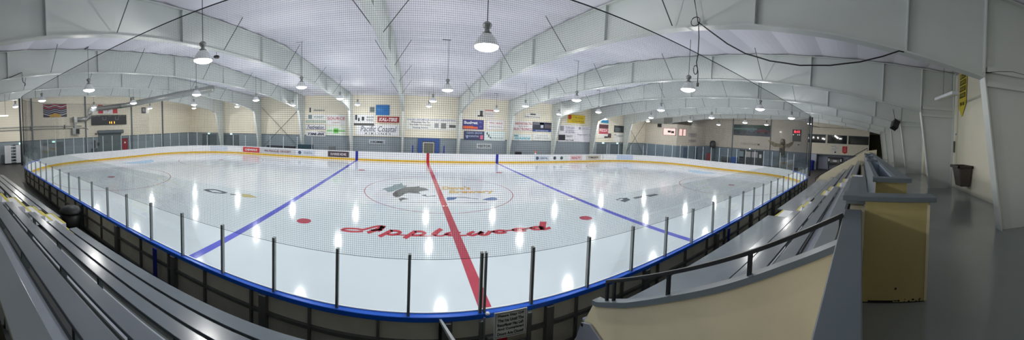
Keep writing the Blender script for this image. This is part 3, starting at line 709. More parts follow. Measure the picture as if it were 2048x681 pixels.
a.build('cap', 'cap', pen)
# cream stair wall in front of the right bleachers
sw = thing('stair_wall', 'cream stair side wall with sloping grey cap in front of the right bleachers', 'wall', (0, 0, 0))
cp = [(-17.42, 3.22), (-16.85, 2.93), (-16.3, 2.63), (-15.5, 2.21), (-14.85, 1.85), (-14.25, 1.56), (-14.15, 1.54)]
X0, X1 = .9, 1.02
pts = [(-13.62, .5), (-13.62, 0), (-17.42, 0)]+[(y, z-.06) for y, z in cp]
MB().hexa([(X0+.02, y, z) for y, z in pts], [(X1-.02, y, z) for y, z in pts]).build('wall_body', 'cream', sw)
m = MB()
for (y0, z0), (y1, z1) in zip(cp, cp[1:]): m.hexa([(X0-.02, y0, z0-.07), (X1+.02, y0, z0-.07), (X1+.02, y1, z1-.07), (X0-.02, y1, z1-.07)], [(X0-.02, y0, z0), (X1+.02, y0, z0), (X1+.02, y1, z1), (X0-.02, y1, z1)])
m.build('cap', 'cap', sw)
# black handrail on it
hr = thing('black_handrail', 'black square-tube handrail on the cap of the cream stair wall', 'handrail', (.96, 0, 0))
rp = [(-14.38, 1.93), (-15.5, 2.49), (-16.5, 2.99), (-17.39, 3.46)]
m = MB()
for (y0, z0), (y1, z1) in zip(rp, rp[1:]): m.hexa([(-.025, y0, z0-.045), (.025, y0, z0-.045), (.025, y1, z1-.045), (-.025, y1, z1-.045)], [(-.025, y0, z0), (.025, y0, z0), (.025, y1, z1), (-.025, y1, z1)])
m.build('top_rail', 'black', hr)
for y, z0, z1 in ((-14.4, 1.63, 1.92), (-14.55, 1.70, 1.98), (-15.5, 2.2, 2.47), (-16.5, 2.73, 2.97), (-17.38, 3.2, 3.44)): MB().box(-.02, .02, y-.02, y+.02, z0, z1).build('post', 'black', hr)
# stairs down to the gate and left handrail
stv = thing('gate_stairs', 'grey stair flight leading down to the rink gate', 'stairs', (0, 0, 0))
for k in range(9):
    y1 = -14.2-.33*k; MB().box(-1.35, .88, y1-.36, y1, -.05, .25+.24*k).build('stair_step', 'riser_and_tread_shade', stv)
lh = thing('stair_handrail', 'black and steel handrail at the foot of the gate stairs', 'handrail', (-1.2, 0, 0))
m = MB(); m.hexa([(-.02, -13.04, .9), (.02, -13.04, .9), (.02, -14.9, 1.85), (-.02, -14.9, 1.85)], [(-.02, -13.04, .94), (.02, -13.04, .94), (.02, -14.9, 1.9), (-.02, -14.9, 1.9)]); m.build('top_rail', 'alu', lh)
for y, z in ((-13.08, .92), (-14.2, 1.46)): MB().box(-.02, .02, y-.03, y+.03, 0, z).build('post', 'black', lh)
m = MB(); m.hexa([(-.015, -13.04, .55), (.015, -13.04, .55), (.015, -14.9, 1.45), (-.015, -14.9, 1.45)], [(-.015, -13.04, .58), (.015, -13.04, .58), (.015, -14.9, 1.48), (-.015, -14.9, 1.48)]); m.build('lower_rail', 'black', lh)
sp_ = thing('stair_stringer', 'grey-blue sloping board with bolt hole at the foot of the stair wall', 'board', (0, 0, 0))
sb = mat('stringer_blue_grey', (128, 132, 146), .3)
q = [tuple(hx(u, v, .86)[1:]) for u, v in ((1147, 690), (1162, 646), (1178, 650), (1205, 690))]
MB().hexa([(.86, y, z) for y, z in q], [(.89, y, z) for y, z in q]).build('board', sb, sp_)
hh = hx(1163, 649, .85); MB().box(.845, .86, hh.y-.02, hh.y+.02, hh.z-.03, hh.z+.01).build('bolt_hole', 'black', sp_)
yb = thing('stair_nosing', 'black stair edge with yellow nosing at the bottom of the stair wall', 'step', (0, 0, 0))
MB().box(.68, .85, -13.62, -13.42, 0, .40).build('step_block', 'black', yb); MB().box(.66, .69, -13.62, -13.4, .37, .41).build('nosing', 'yellow', yb); MB().box(.68, .85, -13.42, -13.4, .37, .41).build('nosing', 'yellow', yb)
# end walls of the stands
ew = thing('stand_end_wall', 'sloping cream wall closing the far end of the right bleachers', 'wall', (23, 0, 0))
pts = [(-13.5, -.05), (-13.5, .45), (-14.1, 1.25), (-15.15, 1.95), (-18.0, 3.6), (-18.9, 3.75), (-18.9, -.05)]
MB().hexa([(0, y, z) for y, z in pts], [(.15, y, z) for y, z in pts]).build('wall_body', 'cream', ew)
hr2 = thing('end_handrail', 'black handrail beyond the end wall of the right bleachers', 'handrail', (23.6, 0, 0))
m = MB(); m.tube([(0, -13.6, .95), (0, -14.6, 1.7), (0, -18.1, 3.85)], .03, 6); m.build('top_rail', 'black', hr2)
m = MB(); m.tube([(0, -13.6, .65), (0, -14.6, 1.4), (0, -18.1, 3.55)], .02, 6); m.build('lower_rail', 'black', hr2)
for y, z in ((-13.6, .95), (-14.6, 1.7), (-16.3, 2.75), (-18.1, 3.85)): MB().box(-.02, .02, y-.02, y+.02, z-.9, z).build('post', 'black', hr2)
ew = thing('stand_end_wall', 'cream wall with a letter closing the far end of the left bleachers', 'wall', (-21.3, 0, 0))
pts = [(-15.3, -.05), (-15.3, 1.0), (-16.1, 3.0), (-18.6, 3.6), (-18.6, -.05)]
MB().hexa([(-.15, y, z) for y, z in pts], [(0, y, z) for y, z in pts]).build('wall_body', 'cream', ew)
# ================================================================== FAR WALL ADVERTS
def sign(u0, v0, u1, v1, bg, label, lines=(), name='wall_advert', frame=None, Y=YF, marks=(), group='adverts on the far wall'):
    a = hy(u0, v0, Y-.05); b = hy(u1, v1, Y-.05); w = b.x-a.x; h = a.z-b.z
    t = thing(name, label, 'sign', ((a.x+b.x)/2, Y-.01, (a.z+b.z)/2), 0, group)
    MB().box(-w/2, w/2, -.05, 0, -h/2, h/2).build('panel', col(*bg), t)
    if frame: 
        f = MB(); e = .04
        f.box(-w/2, w/2, -.06, -.05, h/2-e, h/2); f.box(-w/2, w/2, -.06, -.05, -h/2, -h/2+e); f.box(-w/2, -w/2+e, -.06, -.05, -h/2, h/2); f.box(w/2-e, w/2, -.06, -.05, -h/2, h/2); f.build('border', col(*frame), t)
    for (fx0, fz0, fx1, fz1, c) in marks:   # coloured patches in fractions of the panel
        MB().box(-w/2+w*fx0, -w/2+w*fx1, -.056, -.05, -h/2+h*fz0, -h/2+h*fz1).build('colour_patch', col(*c), t)
    for (txt, cx, cz, fw_, fh_, c, *o_) in lines:
        lettering(txt, w*fw_, h*fh_, col(*c), t, (-w/2+w*cx, -.062, -h/2+h*cz), 'far', shear=o_[0] if o_ else 0, bold=o_[1] if len(o_) > 1 else .015)
    return t
K = (40, 44, 52); WH = (230, 232, 234); NV = (40, 44, 96)
sign(618, 215, 652, 226, (226, 222, 206), 'small cream advert with a black figure, highest on the left group', [('chemainus', .6, .5, .65, .4, K)], marks=[(.03, .1, .12, .95, K)])
sign(614, 229, 651, 240, WH, 'white advert with a round green badge in the left group', [('FOREST', .65, .5, .5, .4, (120, 140, 130))], marks=[(.08, .15, .28, .9, (120, 140, 138))])
sign(612, 241, 651, 246, (150, 176, 160), 'narrow green advert strip in the left group', [('VALLEY INSURANCE', .5, .5, .9, .5, WH)])
sign(612, 249, 651, 260, WH, 'white advert with navy script in the left group', [('Festivation', .5, .5, .85, .7, (50, 48, 92), .2, .02)], frame=(90, 90, 130))
sign(613, 262, 651, 273, WH, 'white advert with bold navy letters lowest in the left group', [('TIM-BR', .5, .4, .9, .5, (56, 56, 88), .2, .04), ('building', .8, .85, .35, .2, K)])
sign(653, 230, 692, 251, WH, 'white advert with red spaced capitals', [('SOURCE', .5, .65, .9, .3, (196, 96, 100)), ('repair', .5, .25, .4, .15, (190, 120, 120))])
sign(653, 252, 692, 272, (226, 236, 226), 'white advert with a bright green logo', [('ART', .15, .5, .25, .18, (110, 200, 90)), ('IRIS', .8, .5, .3, .18, (110, 190, 90))], marks=[(.38, .25, .62, .75, (110, 205, 90)), (.02, .46, .98, .53, (130, 210, 110))])
sign(708, 229, 749, 252, WH, 'white advert with dark dancing figures and a dark base strip', [('SKATE', .78, .75, .35, .14, K), ('SCHOOL', .78, .5, .35, .14, K)], marks=[(.06, .5, .16, .95, K), (.2, .4, .28, .7, K), (.38, .45, .5, .8, K), (0, .0, .98, .22, (84, 84, 84))])
sign(738, 213, 751, 226, (222, 222, 214), 'small cream panel with a round grey crest beside the blue sign', [], marks=[(.15, .1, .85, .9, (104, 110, 110))])
sign(752, 210, 779, 231, (24, 110, 180), 'bright blue square advert high on the wall', [('BIG', .3, .55, .35, .3, (60, 150, 214))])
sign(755, 233, 798, 246, (158, 40, 50), 'dark red advert reading KAL-TIRE', [('KAL-TIRE', .5, .5, .86, .6, (228, 214, 216), .2, .05)])
sign(712, 249, 799, 273, (234, 236, 240), 'wide white advert reading Pacific Coastal in italic navy', [('Pacific Coastal', .52, .62, .82, .52, (54, 62, 92), .25, -.0), ('A I R L I N E S', .5, .18, .6, .16, K)])
sign(757, 246.5, 798, 249, (226, 224, 216), 'thin cream strip of small writing under the red advert', [('SERVICE AND TIRES', .5, .5, .9, .6, (130, 120, 110))])
sign(812, 236, 913, 262, (228, 230, 226), 'wide white welcome sign with club badges left of the blue and orange advert', [('FULLER LAKE MINOR HOCKEY ASSOCIATION', .5, .88, .95, .12, (104, 100, 150)), ('Welcomes You To', .28, .66, .36, .17, (64, 68, 92)), ('The Fuller Community', .28, .42, .42, .17, (64, 68, 92)), ('Skating Arena', .28, .18, .3, .16, (64, 68, 92))], marks=[(.56, .2, .64, .6, (150, 150, 156)), (.69, .15, .79, .62, (130, 130, 130)), (.85, .25, .98, .5, (96, 96, 96))])
sign(926, 239, 967, 260, (40, 38, 130), 'navy advert reading Budget over an orange wedge', [('Budget', .38, .65, .66, .42, (222, 224, 236), 0, .04), ('GO', .85, .75, .14, .12, (150, 150, 200)), ('NOW', .85, .3, .14, .1, (150, 150, 200))], marks=[(.02, .05, .5, .36, (226, 104, 50)), (.5, .05, .72, .28, (220, 90, 60))])
sign(928, 262, 968, 281, (50, 60, 100), 'dark blue advert with pale capitals and a pink patch', [('CEDAR GROVE', .5, .8, .8, .2, (170, 190, 220)), ('RESIDENTIAL', .42, .42, .66, .2, (180, 196, 220))], marks=[(.8, .1, .95, .55, (214, 110, 140)), (.12, .2, .2, .5, (150, 176, 210))])
sign(952, 218, 970, 235, (228, 226, 216), 'small cream advert with a black skate shape', [], marks=[(.2, .05, .8, .25, K), (.45, .2, .75, .8, K)])
sign(970, 219, 989, 238, (226, 222, 218), 'small white advert with a red top line', [('PHARMACY', .5, .5, .8, .12, (150, 140, 150)), ('DRUGS', .5, .25, .6, .1, (150, 140, 150))], marks=[(0, .85, 1, .97, (196, 110, 110))])
sign(973, 239, 1009, 261, (232, 230, 230), 'white advert framed in faded pink with two red words', [('RONA', .3, .68, .24, .14, (180, 50, 70)), ('BUILD', .72, .66, .34, .14, (190, 70, 80)), ('Building Centre', .5, .3, .7, .12, (120, 124, 134))], frame=(206, 190, 196))
sign(969, 262, 1010, 282, (222, 234, 234), 'pale blue advert with a slanting grey stroke', [('Heritage Dental', .58, .25, .6, .12, (120, 140, 146))], marks=[(.1, .6, .16, .85, (70, 90, 96)), (.18, .35, .24, .65, (70, 90, 96)), (.26, .2, .32, .4, (100, 120, 124))])
sign(1028, 242, 1064, 263, WH, 'white advert with two lines of red capitals', [('BREWSTER TV', .52, .75, .9, .24, (186, 60, 72)), ('ELECTRONICS', .5, .2, .96, .24, (178, 50, 66)), ('SALES', .5, .48, .5, .12, (170, 120, 126))])
sign(1066, 244, 1102, 264.5, (34, 38, 62), 'black and blue photo advert with a pale star', [('MOTORSPORT', .5, .1, .7, .1, WH)], marks=[(0, .0, 1, .18, (44, 80, 160)), (.02, .72, .6, .95, (100, 104, 118)), (.42, .4, .56, .75, (200, 204, 220)), (.64, .38, .98, .8, (96, 88, 96)), (.36, .75, .62, .98, (70, 70, 130))])
sign(1027, 268, 1063, 282, (226, 234, 234), 'white advert with a turquoise wave and lettering', [('SEASIDE', .5, .35, .9, .36, (90, 180, 200), .2, .03)], marks=[(.03, .6, .25, .85, (96, 160, 160))])
sign(1066, 267, 1101, 282, (232, 234, 232), 'blank-looking white advert with faint grey writing', [('Community', .5, .7, .6, .14, (150, 160, 168)), ('CREDIT UNION', .5, .35, .8, .14, (160, 176, 184))])
sign(1050, 226, 1080, 238, (230, 228, 220), 'cream advert with a small dark oval over grey script', [('island shore', .5, .3, .95, .3, (110, 116, 124))], marks=[(.35, .65, .7, .95, (70, 80, 86))])
sign(1136, 229, 1169, 248, (226, 196, 40), 'bright yellow advert with a red circle', [('Rooster', .68, .68, .5, .16, (150, 130, 40)), ('Chicken', .6, .25, .7, .3, (176, 150, 30))], marks=[(.03, .5, .2, .95, (196, 40, 40)), (.06, .42, .16, .5, (120, 90, 30))])
sign(1118, 250, 1187, 285, (232, 232, 240), 'large white advert board with a black square logo', [('TOWN AND', .3, .85, .24, .1, (150, 140, 170)), ('COUNTRY', .3, .7, .24, .1, (150, 140, 170)), ('RV CENTRE', .3, .58, .24, .1, (120, 110, 150)), ('the Lakeside', .68, .85, .3, .08, (190, 170, 200)), ('Dogwood R C L', .7, .45, .36, .12, (110, 114, 130)), ('BAKERY', .3, .35, .18, .1, (130, 130, 140)), ('Fine Foods', .3, .1, .22, .08, K)], marks=[(.0, .08, .18, .42, (36, 40, 52)), (.03, .65, .13, .95, (150, 150, 156)), (.54, .78, .6, .92, (110, 130, 120))])
sign(1203, 240, 1217, 247, (40, 140, 190), 'small blue panel half hidden by a roof frame', [])
sign(1198, 248, 1216, 277, (228, 226, 220), 'white advert with stacked maroon and pink bars', [('PIZZA', .5, .55, .8, .16, (240, 220, 226))], marks=[(.02, .68, .98, .98, (84, 44, 54)), (.02, .3, .98, .66, (186, 80, 98)), (.6, .02, .98, .14, (60, 60, 64))])
sign(1216, 267, 1222, 276, (90, 64, 72), 'tiny dark maroon square beside the stacked bars', [])
sign(1229, 251, 1253, 266, (42, 46, 50), 'black photo advert at the right end of the wall', [], marks=[(.05, .1, .5, .7, (90, 100, 104)), (.6, .2, .7, .9, (70, 76, 80))])
sign(1228, 266.5, 1250, 284, (232, 232, 230), 'white advert below the black photo', [('FX', .12, .8, .16, .16, K), ('FORESTRY', .6, .68, .7, .16, (90, 94, 100))])
sign(738, 279.5, 770, 289, (180, 190, 200), 'grey sign reading HOME over the home bench', [('HOME', .5, .5, .8, .5, K, 0, .04)], name='bench_sign', group='bench signs')
sign(953, 287, 983, 298, (186, 194, 200), 'grey sign reading VISITOR over the visitors bench', [('VISITOR', .5, .5, .85, .5, (80, 84, 92), 0, .03)], name='bench_sign', group='bench signs')
# blue framed doorway behind the red line
dw = thing('door_1', None, None, (.2, YF, 0)); dw['kind'] = 'structure'; dw['label'] = 'doorway in a blue frame behind the centre line'
m = MB(); m.box(-1.25, 1.3, -.25, -.02, 2.1, 2.42); m.box(-1.25, -.75, -.25, -.02, 0, 2.1); m.box(.8, 1.3, -.25, -.02, 0, 2.1); m.build('door_frame', mat('door_blue', (52, 84, 150), .5), dw)
m = MB(); m.box(-.75, .8, -.12, -.03, 0, 2.1); m.build('door_leaf', col(110, 112, 104), dw)
m = MB(); m.box(-.62, -.55, -.2, -.12, 0, 1.95); m.box(.6, .67, -.2, -.12, 0, 1.95); m.box(-.62, .67, -.2, -.12, 1.9, 1.97); m.build('door_trim', 'whitep', dw)
for x in (-1.65, 1.75): MB().box(x-.06, x+.06, YF-3, YF-2.9, 0, 1.8).build('post', 'navy', tag(thing('bench_post', 'dark blue upright %s of the blue doorway' % ('left' if x < 0 else 'right'), 'post')))
def fdoor(n, u0, u1, lab, c='greydoor'):
    a = hy(u0, 268, YF); b = hy(u1, 268, YF); d = thing('door_%d' % n, None, None, ((a.x+b.x)/2, YF, 0)); d['kind'] = 'structure'; d['label'] = lab; w = (b.x-a.x)/2
    MB().box(-w, w, -.06, -.01, 0, 2.2).build('door_leaf', c, d); m = MB(); m.box(-w-.08, w+.08, -.1, -.01, 2.2, 2.3); m.box(-w-.08, -w, -.1, -.01, 0, 2.2); m.box(w, w+.08, -.1, -.01, 0, 2.2); m.build('door_frame', 'cap', d)
    MB().box(-.02, .02, -.07, -.06, 0, 2.2).build('door_seam', 'dark', d)
    e = thing('exit_sign', 'lit green exit sign, %s' % lab, 'sign', ((a.x+b.x)/2, YF-.1, 2.36)); MB().box(-.17, .17, -.06, 0, -.09, .09).build('lit_panel', emat('exit_%d' % n, (190, 240, 228), 1.6), e)
fdoor(2, 406, 432, 'grey double door nearest the left corner'); fdoor(3, 450, 477, 'grey double door second from the left corner')
fdoor(4, 1196, 1216, 'dark door at the right of the far wall'); fdoor(5, 1223, 1246, 'dark door rightmost on the far wall')
# benches and clutter behind the far boards
def pbox(name, label, cat, u0, u1, v0, v1, Y, m, dep=.5, extra=None):
    a = hy(u0, v0, Y); b = hy(u1, v1, Y); t = thing(name, label, cat, ((a.x+b.x)/2, Y, 0)); w = (b.x-a.x)/2
    MB().box(-w, w, 0, dep, .45, a.z).build('body', m, t, bevel=.02)
    MB().box(-w+.05, -w+.1, .05, dep-.05, 0, .45).build('leg', 'black', t); MB().box(w-.1, w-.05, .05, dep-.05, 0, .45).build('leg', 'black', t)
    return t
pbox('players_bench', 'long dark bench behind the far boards left of centre', 'bench', 533, 588, 291, 300, 14.2, col(46, 50, 60))
pbox('timekeepers_box', 'dark teal cabinet behind the far boards left of centre', 'cabinet', 595, 623, 289, 300, 14.2, col(36, 62, 76), .6)
pbox('equipment_case', 'black case standing right of the VISITOR sign', 'case', 1032, 1043, 304, 312, 14.5, 'blackp', .4)
pbox('round_table', 'dim grey round object behind the maroon advert', 'table', 657, 669, 293, 300, 13.8, col(104, 110, 112), .5)
cn = thing('traffic_cone', 'orange traffic cone behind the far boards', 'cone', (13.4, 15.2, 0))
MB().lathe([(0, .6), (.2, .6), (.2, .64), (.15, .66), (.04, 1.32), (0, 1.34)], 14).build('cone', col(232, 110, 60), cn, True); MB().box(-.25, .25, -.25, .25, 0, .6).build('stand', 'greydoor', cn)
MB().lathe([(.125, .82), (.1, 1.0), (.105, 1.0), (.13, .82)], 14).build('band', 'whitep', cn)
# ================================================================== LEFT END WALL
def ly(u, v): return hx(u, v, XL+.05)
def lthing(name, label, cat, u0, v0, u1, v1, group=None):
    a = ly(u0, v0); b = ly(u1, v1); t = thing(name, label, cat, (XL+.01, (a.y+b.y)/2, (a.z+b.z)/2), 0, group); return t, (b.y-a.y)/2, (a.z-b.z)/2
t, w, h = lthing('provincial_flag', 'flag with red crosses, wavy blue bars and a yellow sun', 'flag', 86, 209, 134, 234)
MB().box(.0, .03, -w, w, -h, h).build('cloth', col(52, 44, 66), t)
for k, (z0, z1, c) in enumerate([(.62, .72, WH), (.3, .5, (170, 60, 76)), (.75, .92, (170, 60, 76)), (.0, .12, (160, 166, 180)), (-.3, -.18, (160, 166, 180)), (-.62, -.52, WH)]):
    m = MB(); n = 14
    for i in range(n):
        f0, f1 = i/n*2-1, (i+1)/n*2-1; o0, o1 = .12*math.cos(f0*6), .12*math.cos(f1*6)
        m.face([(.036+.001*k, w*f0, h*(z0+o0)), (.036+.001*k, w*f1, h*(z0+o1)), (.036+.001*k, w*f1, h*(z1+o1)), (.036+.001*k, w*f0, h*(z1+o0))])
    m.build('stripe', col(*c), t)
pts = [(w*.5*math.cos(a), -h*.98+h*.55*math.sin(a)) for a in [math.pi*k/14 for k in range(15)]]
MB().hexa([(.04, y, z) for y, z in pts], [(.048, y, z) for y, z in pts]).build('sun', col(206, 160, 50), t)
t, w, h = lthing('canadian_flag', 'red and white Canadian flag above the scoreboard', 'flag', 196, 210, 235, 227)
MB().box(0, .03, -w, w, -h, h).build('cloth', 'wsign', t)
for s in (-1, 1): MB().box(.03, .036, s*w*.5, s*w, -h, h).build('red_band', col(206, 40, 52), t)
leaf = [(0, .9), (.12, .55), (.3, .68), (.25, .25), (.55, .45), (.6, .3), (.9, .25), (.6, -.1), (.65, -.25), (.1, -.3), (.06, -.85), (-.06, -.85), (-.1, -.3), (-.65, -.25), (-.6, -.1), (-.9, .25), (-.6, .3), (-.55, .45), (-.25, .25), (-.3, .68), (-.12, .55)]
MB().hexa([(.03, a*h*.75, b*h*.8) for a, b in leaf], [(.038, a*h*.75, b*h*.8) for a, b in leaf]).build('maple_leaf', col(206, 40, 52), t)
t, w, h = lthing('scoreboard', 'black scoreboard with amber clock digits under the flag', 'scoreboard', 182, 231, 252, 249)
MB().box(0, .2, -w, w, -h, h).build('case', col(22, 24, 30), t, bevel=.02)
for f, n in ((-.84, 'HOME'), (-.6, 'PER'), (0, 'TIME'), (.6, 'PEN'), (.84, 'VIS')): lettering(n, w*.16, h*.12, col(150, 156, 160), t, (.205, w*f, h*.8), 'left')
lettering('11 1', w*.3, h*.42, emat('amber', (255, 176, 60), 3.5), t, (.21, w*.13, -h*.55), 'left', 'digits', bold=.03, label='amber digits')
for f in (-.3, .42):
    m = MB(); m.box(.2, .21, w*(f-.1), w*(f+.1), h*.02, h*.08); m.box(.2, .21, w*(f-.1), w*(f-.085), h*.05, h*.7); m.box(.2, .21, w*(f+.085), w*(f+.1), h*.05, h*.7); m.build('outline', col(150, 156, 160), t)
MB().box(.2, .21, -w*.02, w*.3, -h*.95, -h*.15).build('clock_face', col(70, 46, 20), t)
t, w, h = lthing('small_crest', 'small dark square crest on the left end wall', 'sign', 283, 215, 292, 227)
MB().box(0, .03, -w, w, -h, h).build('panel', col(60, 64, 72), t); MB().box(.03, .036, -w*.5, w*.5, -h*.4, h*.6).build('emblem', col(150, 150, 150), t)
# roll-up door, red door, plain doors
d = thing('door_6', None, None, (XL, 1.1, 0)); d['kind'] = 'structure'; d['label'] = 'grey roll-up door under the scoreboard'
MB().box(0, .06, -1.75, 1.75, 0, 2.9).build('curtain', 'teald', d); MB().tube([(.25, -1.9, 3.1), (.25, 1.9, 3.1)], .26, 12).build('roller_hood', 'cap', d)
m = MB()
for k in range(14): m.box(.06, .075, -1.72, 1.72, .2*k+.02, .2*k+.05)
m.build('slats', 'cap', d)
d = thing('door_7', None, None, (XL, 3.4, 0)); d['kind'] = 'structure'; d['label'] = 'red door right of the roll-up door'
MB().box(0, .07, -.45, .45, 0, 2.1).build('door_leaf', col(150, 36, 48), d); m = MB(); m.box(0, .09, -.55, -.45, 0, 2.2); m.box(0, .09, .45, .55, 0, 2.2); m.box(0, .09, -.55, .55, 2.1, 2.2); m.build('door_frame', 'cap', d)
MB().box(.07, .08, -.12, .12, 1.45, 1.65).build('notice', 'wsign', d)
for n, y, w, lab in ((8, -6.8, 1.3, 'grey double door under the pipes on the left end wall'), (9, -10.9, .9, 'grey door half behind the net edge on the left end wall')):
    d = thing('door_%d' % n, None, None, (XL, y, 0)); d['kind'] = 'structure'; d['label'] = lab
    MB().box(0, .06, -w, w, 0, 2.15).build('door_leaf', 'greydoor', d); MB().box(.06, .07, -.02, .02, 0, 2.15).build('door_seam', 'dark', d)
    e = thing('exit_sign', 'lit green exit sign, %s' % lab, 'sign', (XL+.1, y, 2.2)); MB().box(0, .06, -.18, .18, -.1, .1).build('lit_panel', emat('exitl_%d' % n, (190, 240, 228), 1.6), e)
sh = thing('shelf_rack', 'white tall rack of shelves at the far left', 'rack', (-33.5, -12.0, 0))
m = MB(); m.box(-.4, .0, -1.0, -.93, .1, 2.1); m.box(-.4, .0, .93, 1.0, .1, 2.1); m.box(-.4, 0, -.35, -.3, .1, 2.1); m.build('side_panel', 'whitep', sh)
m = MB(); m.box(-.4, -.02, .3, .95, .1, 2.1); m.box(-.4, -.02, -.95, -.32, .1, 2.1); m.build('door', col(196, 198, 204), sh)
for k in range(6): MB().box(-.38, .02, -.3, .3, .2+.35*k, .24+.35*k).build('shelf', 'whitep', sh)
MB().box(-.4, 0, -1, 1, -.06, .1).build('plinth', 'black', sh)
# pipes along the wall
m = thing('wall_pipes', 'two parallel pipes running along the left end wall', 'pipe', (XL+.15, 0, 0))
MB().tube([(0, -20, 4.12), (0, -9, 4.12), (0, -3.0, 4.0)], .05, 8).build('upper_pipe', 'alu', m); MB().tube([(0, -20, 3.82), (0, -9, 3.82), (0, -2.4, 3.74), (0, -2.1, 3.5)], .05, 8).build('lower_pipe', 'alu', m)
for y in (-18, -14, -9.6, -5.3): MB().box(-.1, .1, y-.04, y+.04, 3.7, 4.2).build('bracket', 'rod', m)
cu_ = thing('conduit', 'white vertical downpipe on the left end wall beside the roll-up door', 'pipe', (XL+.1, -2.3, 0)); MB().tube([(0, 0, 0), (0, 0, 3.6)], .06, 8).build('pipe', 'whitep', cu_)
# round air duct on hangers
du = thing('air_duct', 'big round galvanised duct reaching out from the left end wall', 'duct', (0, 0, 0))
e1 = hx(150, 240, XL+.6); q0 = hx(198, 242, XL+.7)
YD = 1.0; a = hy(255, 216, YD); b = hy(425, 178, YD)
s0 = Vector((XL+.6, -1.6, 6.05)); 
MB().tube([(XL+.6, -1.9, 6.0), (XL+1.2, -1.4, 6.1), (XL+2.2, -.5, 6.15), (a.x, YD-.2, 6.3), (b.x, YD, 6.9)], .3, 14).build('main_duct', 'galv', du, True)
MB().tube([(XL+.6, -1.9, 6.05), (XL+.6, -2.0, 5.5), (XL+.6, -2.15, 5.1), (XL+.6, -2.6, 4.85), (XL+.6, -3.9, 4.8)], .28, 14).build('elbow', 'galv', du, True)
MB().box(XL+.3, XL+.9, -4.3, -3.9, 4.45, 5.15).build('damper_box', 'galv', du)
for f in (.2, .5, .8):
    p_ = Vector((a.x, YD, 6.4)).lerp(Vector((b.x, YD, 7.0)), f); MB().tube([(p_.x, p_.y, p_.z), (p_.x, p_.y, roofz(p_.y))], .012, 5).build('hanger', 'rod', du)
ht = thing('wall_heater', 'small grey heater unit with dark grille under the duct', 'heater', (XL+.2, -3.9, 3.35)); MB().box(-.2, .3, -.5, .5, -.4, .4).build('case', 'galv', ht, bevel=.03); MB().box(.3, .32, -.05, .4, -.3, .3).build('grille', 'dark', ht)
MB().box(-.1, .1, -.15, .15, .4, 1.1).build('flue', 'galv', ht)
eq = thing('wall_switchgear', 'dark electrical boxes left of the roll-up door', 'electrical box', (XL+.05, -1.2, 1.3))
MB().box(0, .15, -.25, .05, -.2, .8).build('upper_box', col(60, 66, 70), eq); MB().box(0, .15, .4, .65, .1, .45).build('small_box', col(60, 66, 70), eq); MB().box(0, .2, -.5, .3, -.9, -.25).build('lower_box', col(84, 90, 94), eq)
bs = thing('wall_bell', 'small dark bell on the wall left of the roller hood', 'bell', (XL+.06, -1.0, 2.9)); MB().lathe([(0, -.05), (.14, -.05), (.14, .02), (.06, .08), (0, .08)], 14).build('bell', 'black', bs)
# ================================================================== RIGHT END WALL
def ry(u, v): return hx(u, v, XR-.05)
def rthing(name, label, cat, u0, v0, u1, v1, X=XR):
    a = hx(u0, v0, X-.05); b = hx(u1, v1, X-.05); return thing(name, label, cat, (X-.01, (a.y+b.y)/2, (a.z+b.z)/2)), (a.y-b.y)/2, (a.z-b.z)/2
t, w, h = rthing('racing_banner', 'wide dark green banner picturing stock cars on a track', 'banner', 1468, 249, 1540, 274)
MB().box(-.04, 0, -w, w, -h, h).build('sheet', col(34, 66, 60), t)
def carshape(cy, cz, s, c, lab):
    q = [(-1, -.3), (-1, .05), (-.6, .15), (-.35, .5), (.35, .5), (.65, .15), (1, .05), (1, -.3)]
    MB().hexa([(-.05, cy-a*s, cz+b*s*.6) for a, b in q], [(-.044, cy-a*s, cz+b*s*.6) for a, b in q]).build('car_picture', col(*c), t, label=lab)
    for a in (-.55, .55):
        MB().hexa([(-.056, cy-a*s+.22*s*math.cos(k*.628), cz-.2*s+.2*s*math.sin(k*.628)) for k in range(10)], [(-.05, cy-a*s+.22*s*math.cos(k*.628), cz-.2*s+.2*s*math.sin(k*.628)) for k in range(10)]).build('wheel_picture', col(26, 28, 30), t)
    MB().box(-.055, -.05, cy-.3*s, cy+.3*s, cz+.08*s, cz+.24*s).build('windscreen_picture', col(60, 76, 84), t)
MB().box(-.046, -.041, -w, w, -h, -h*.35).build('track_picture', col(62, 74, 84), t); MB().box(-.047, -.041, -w*.3, w, h*.1, h*.35).build('crowd_picture', col(96, 140, 136), t)
MB().box(-.047, -.041, -w*.9, w*.2, h*.72, h*.95).build('tree_picture', col(30, 84, 48), t)
carshape(w*.55, -h*.25, 1.0, (44, 52, 62), None); carshape(w*.0, -h*.1, .85, (86, 116, 136), None); carshape(-w*.58, -h*.1, 1.25, (120, 40, 54), 'red car')
t, w, h = rthing('wall_mural_lettering', 'line of grey lettering with a small flag under the racing banner', 'sign', 1481, 285, 1521, 292)
MB().box(-.012, -.0, -w, w, -h, h).build('panel', col(208, 202, 190), t); lettering('ISLAND SAVINGS ARENA', w*1.9, h*.7, col(110, 110, 112), t, (-.02, 0, h*.4), 'right'); lettering('HOME OF THE FLYERS', w*1.3, h*.6, col(120, 120, 122), t, (-.02, w*.1, -h*.5), 'right')
MB().box(-.03, -.012, -w*.9, -w*.7, -h*.8, h*.5).build('flag', col(90, 92, 96), t)
d = thing('door_10', None, None, (XR, .35, 0)); d['kind'] = 'structure'; d['label'] = 'glazed entrance doors with notices under the racing banner'
m = MB(); m.box(-.12, 0, -2.1, 2.1, 2.05, 2.3); m.box(-.12, 0, -2.1, -1.2, 0, 2.1); m.box(-.12, 0, 1.0, 1.35, 0, 2.1); m.box(-.12, 0, -.1, .05, 0, 2.1); m.build('door_frame', col(54, 56, 60), d)
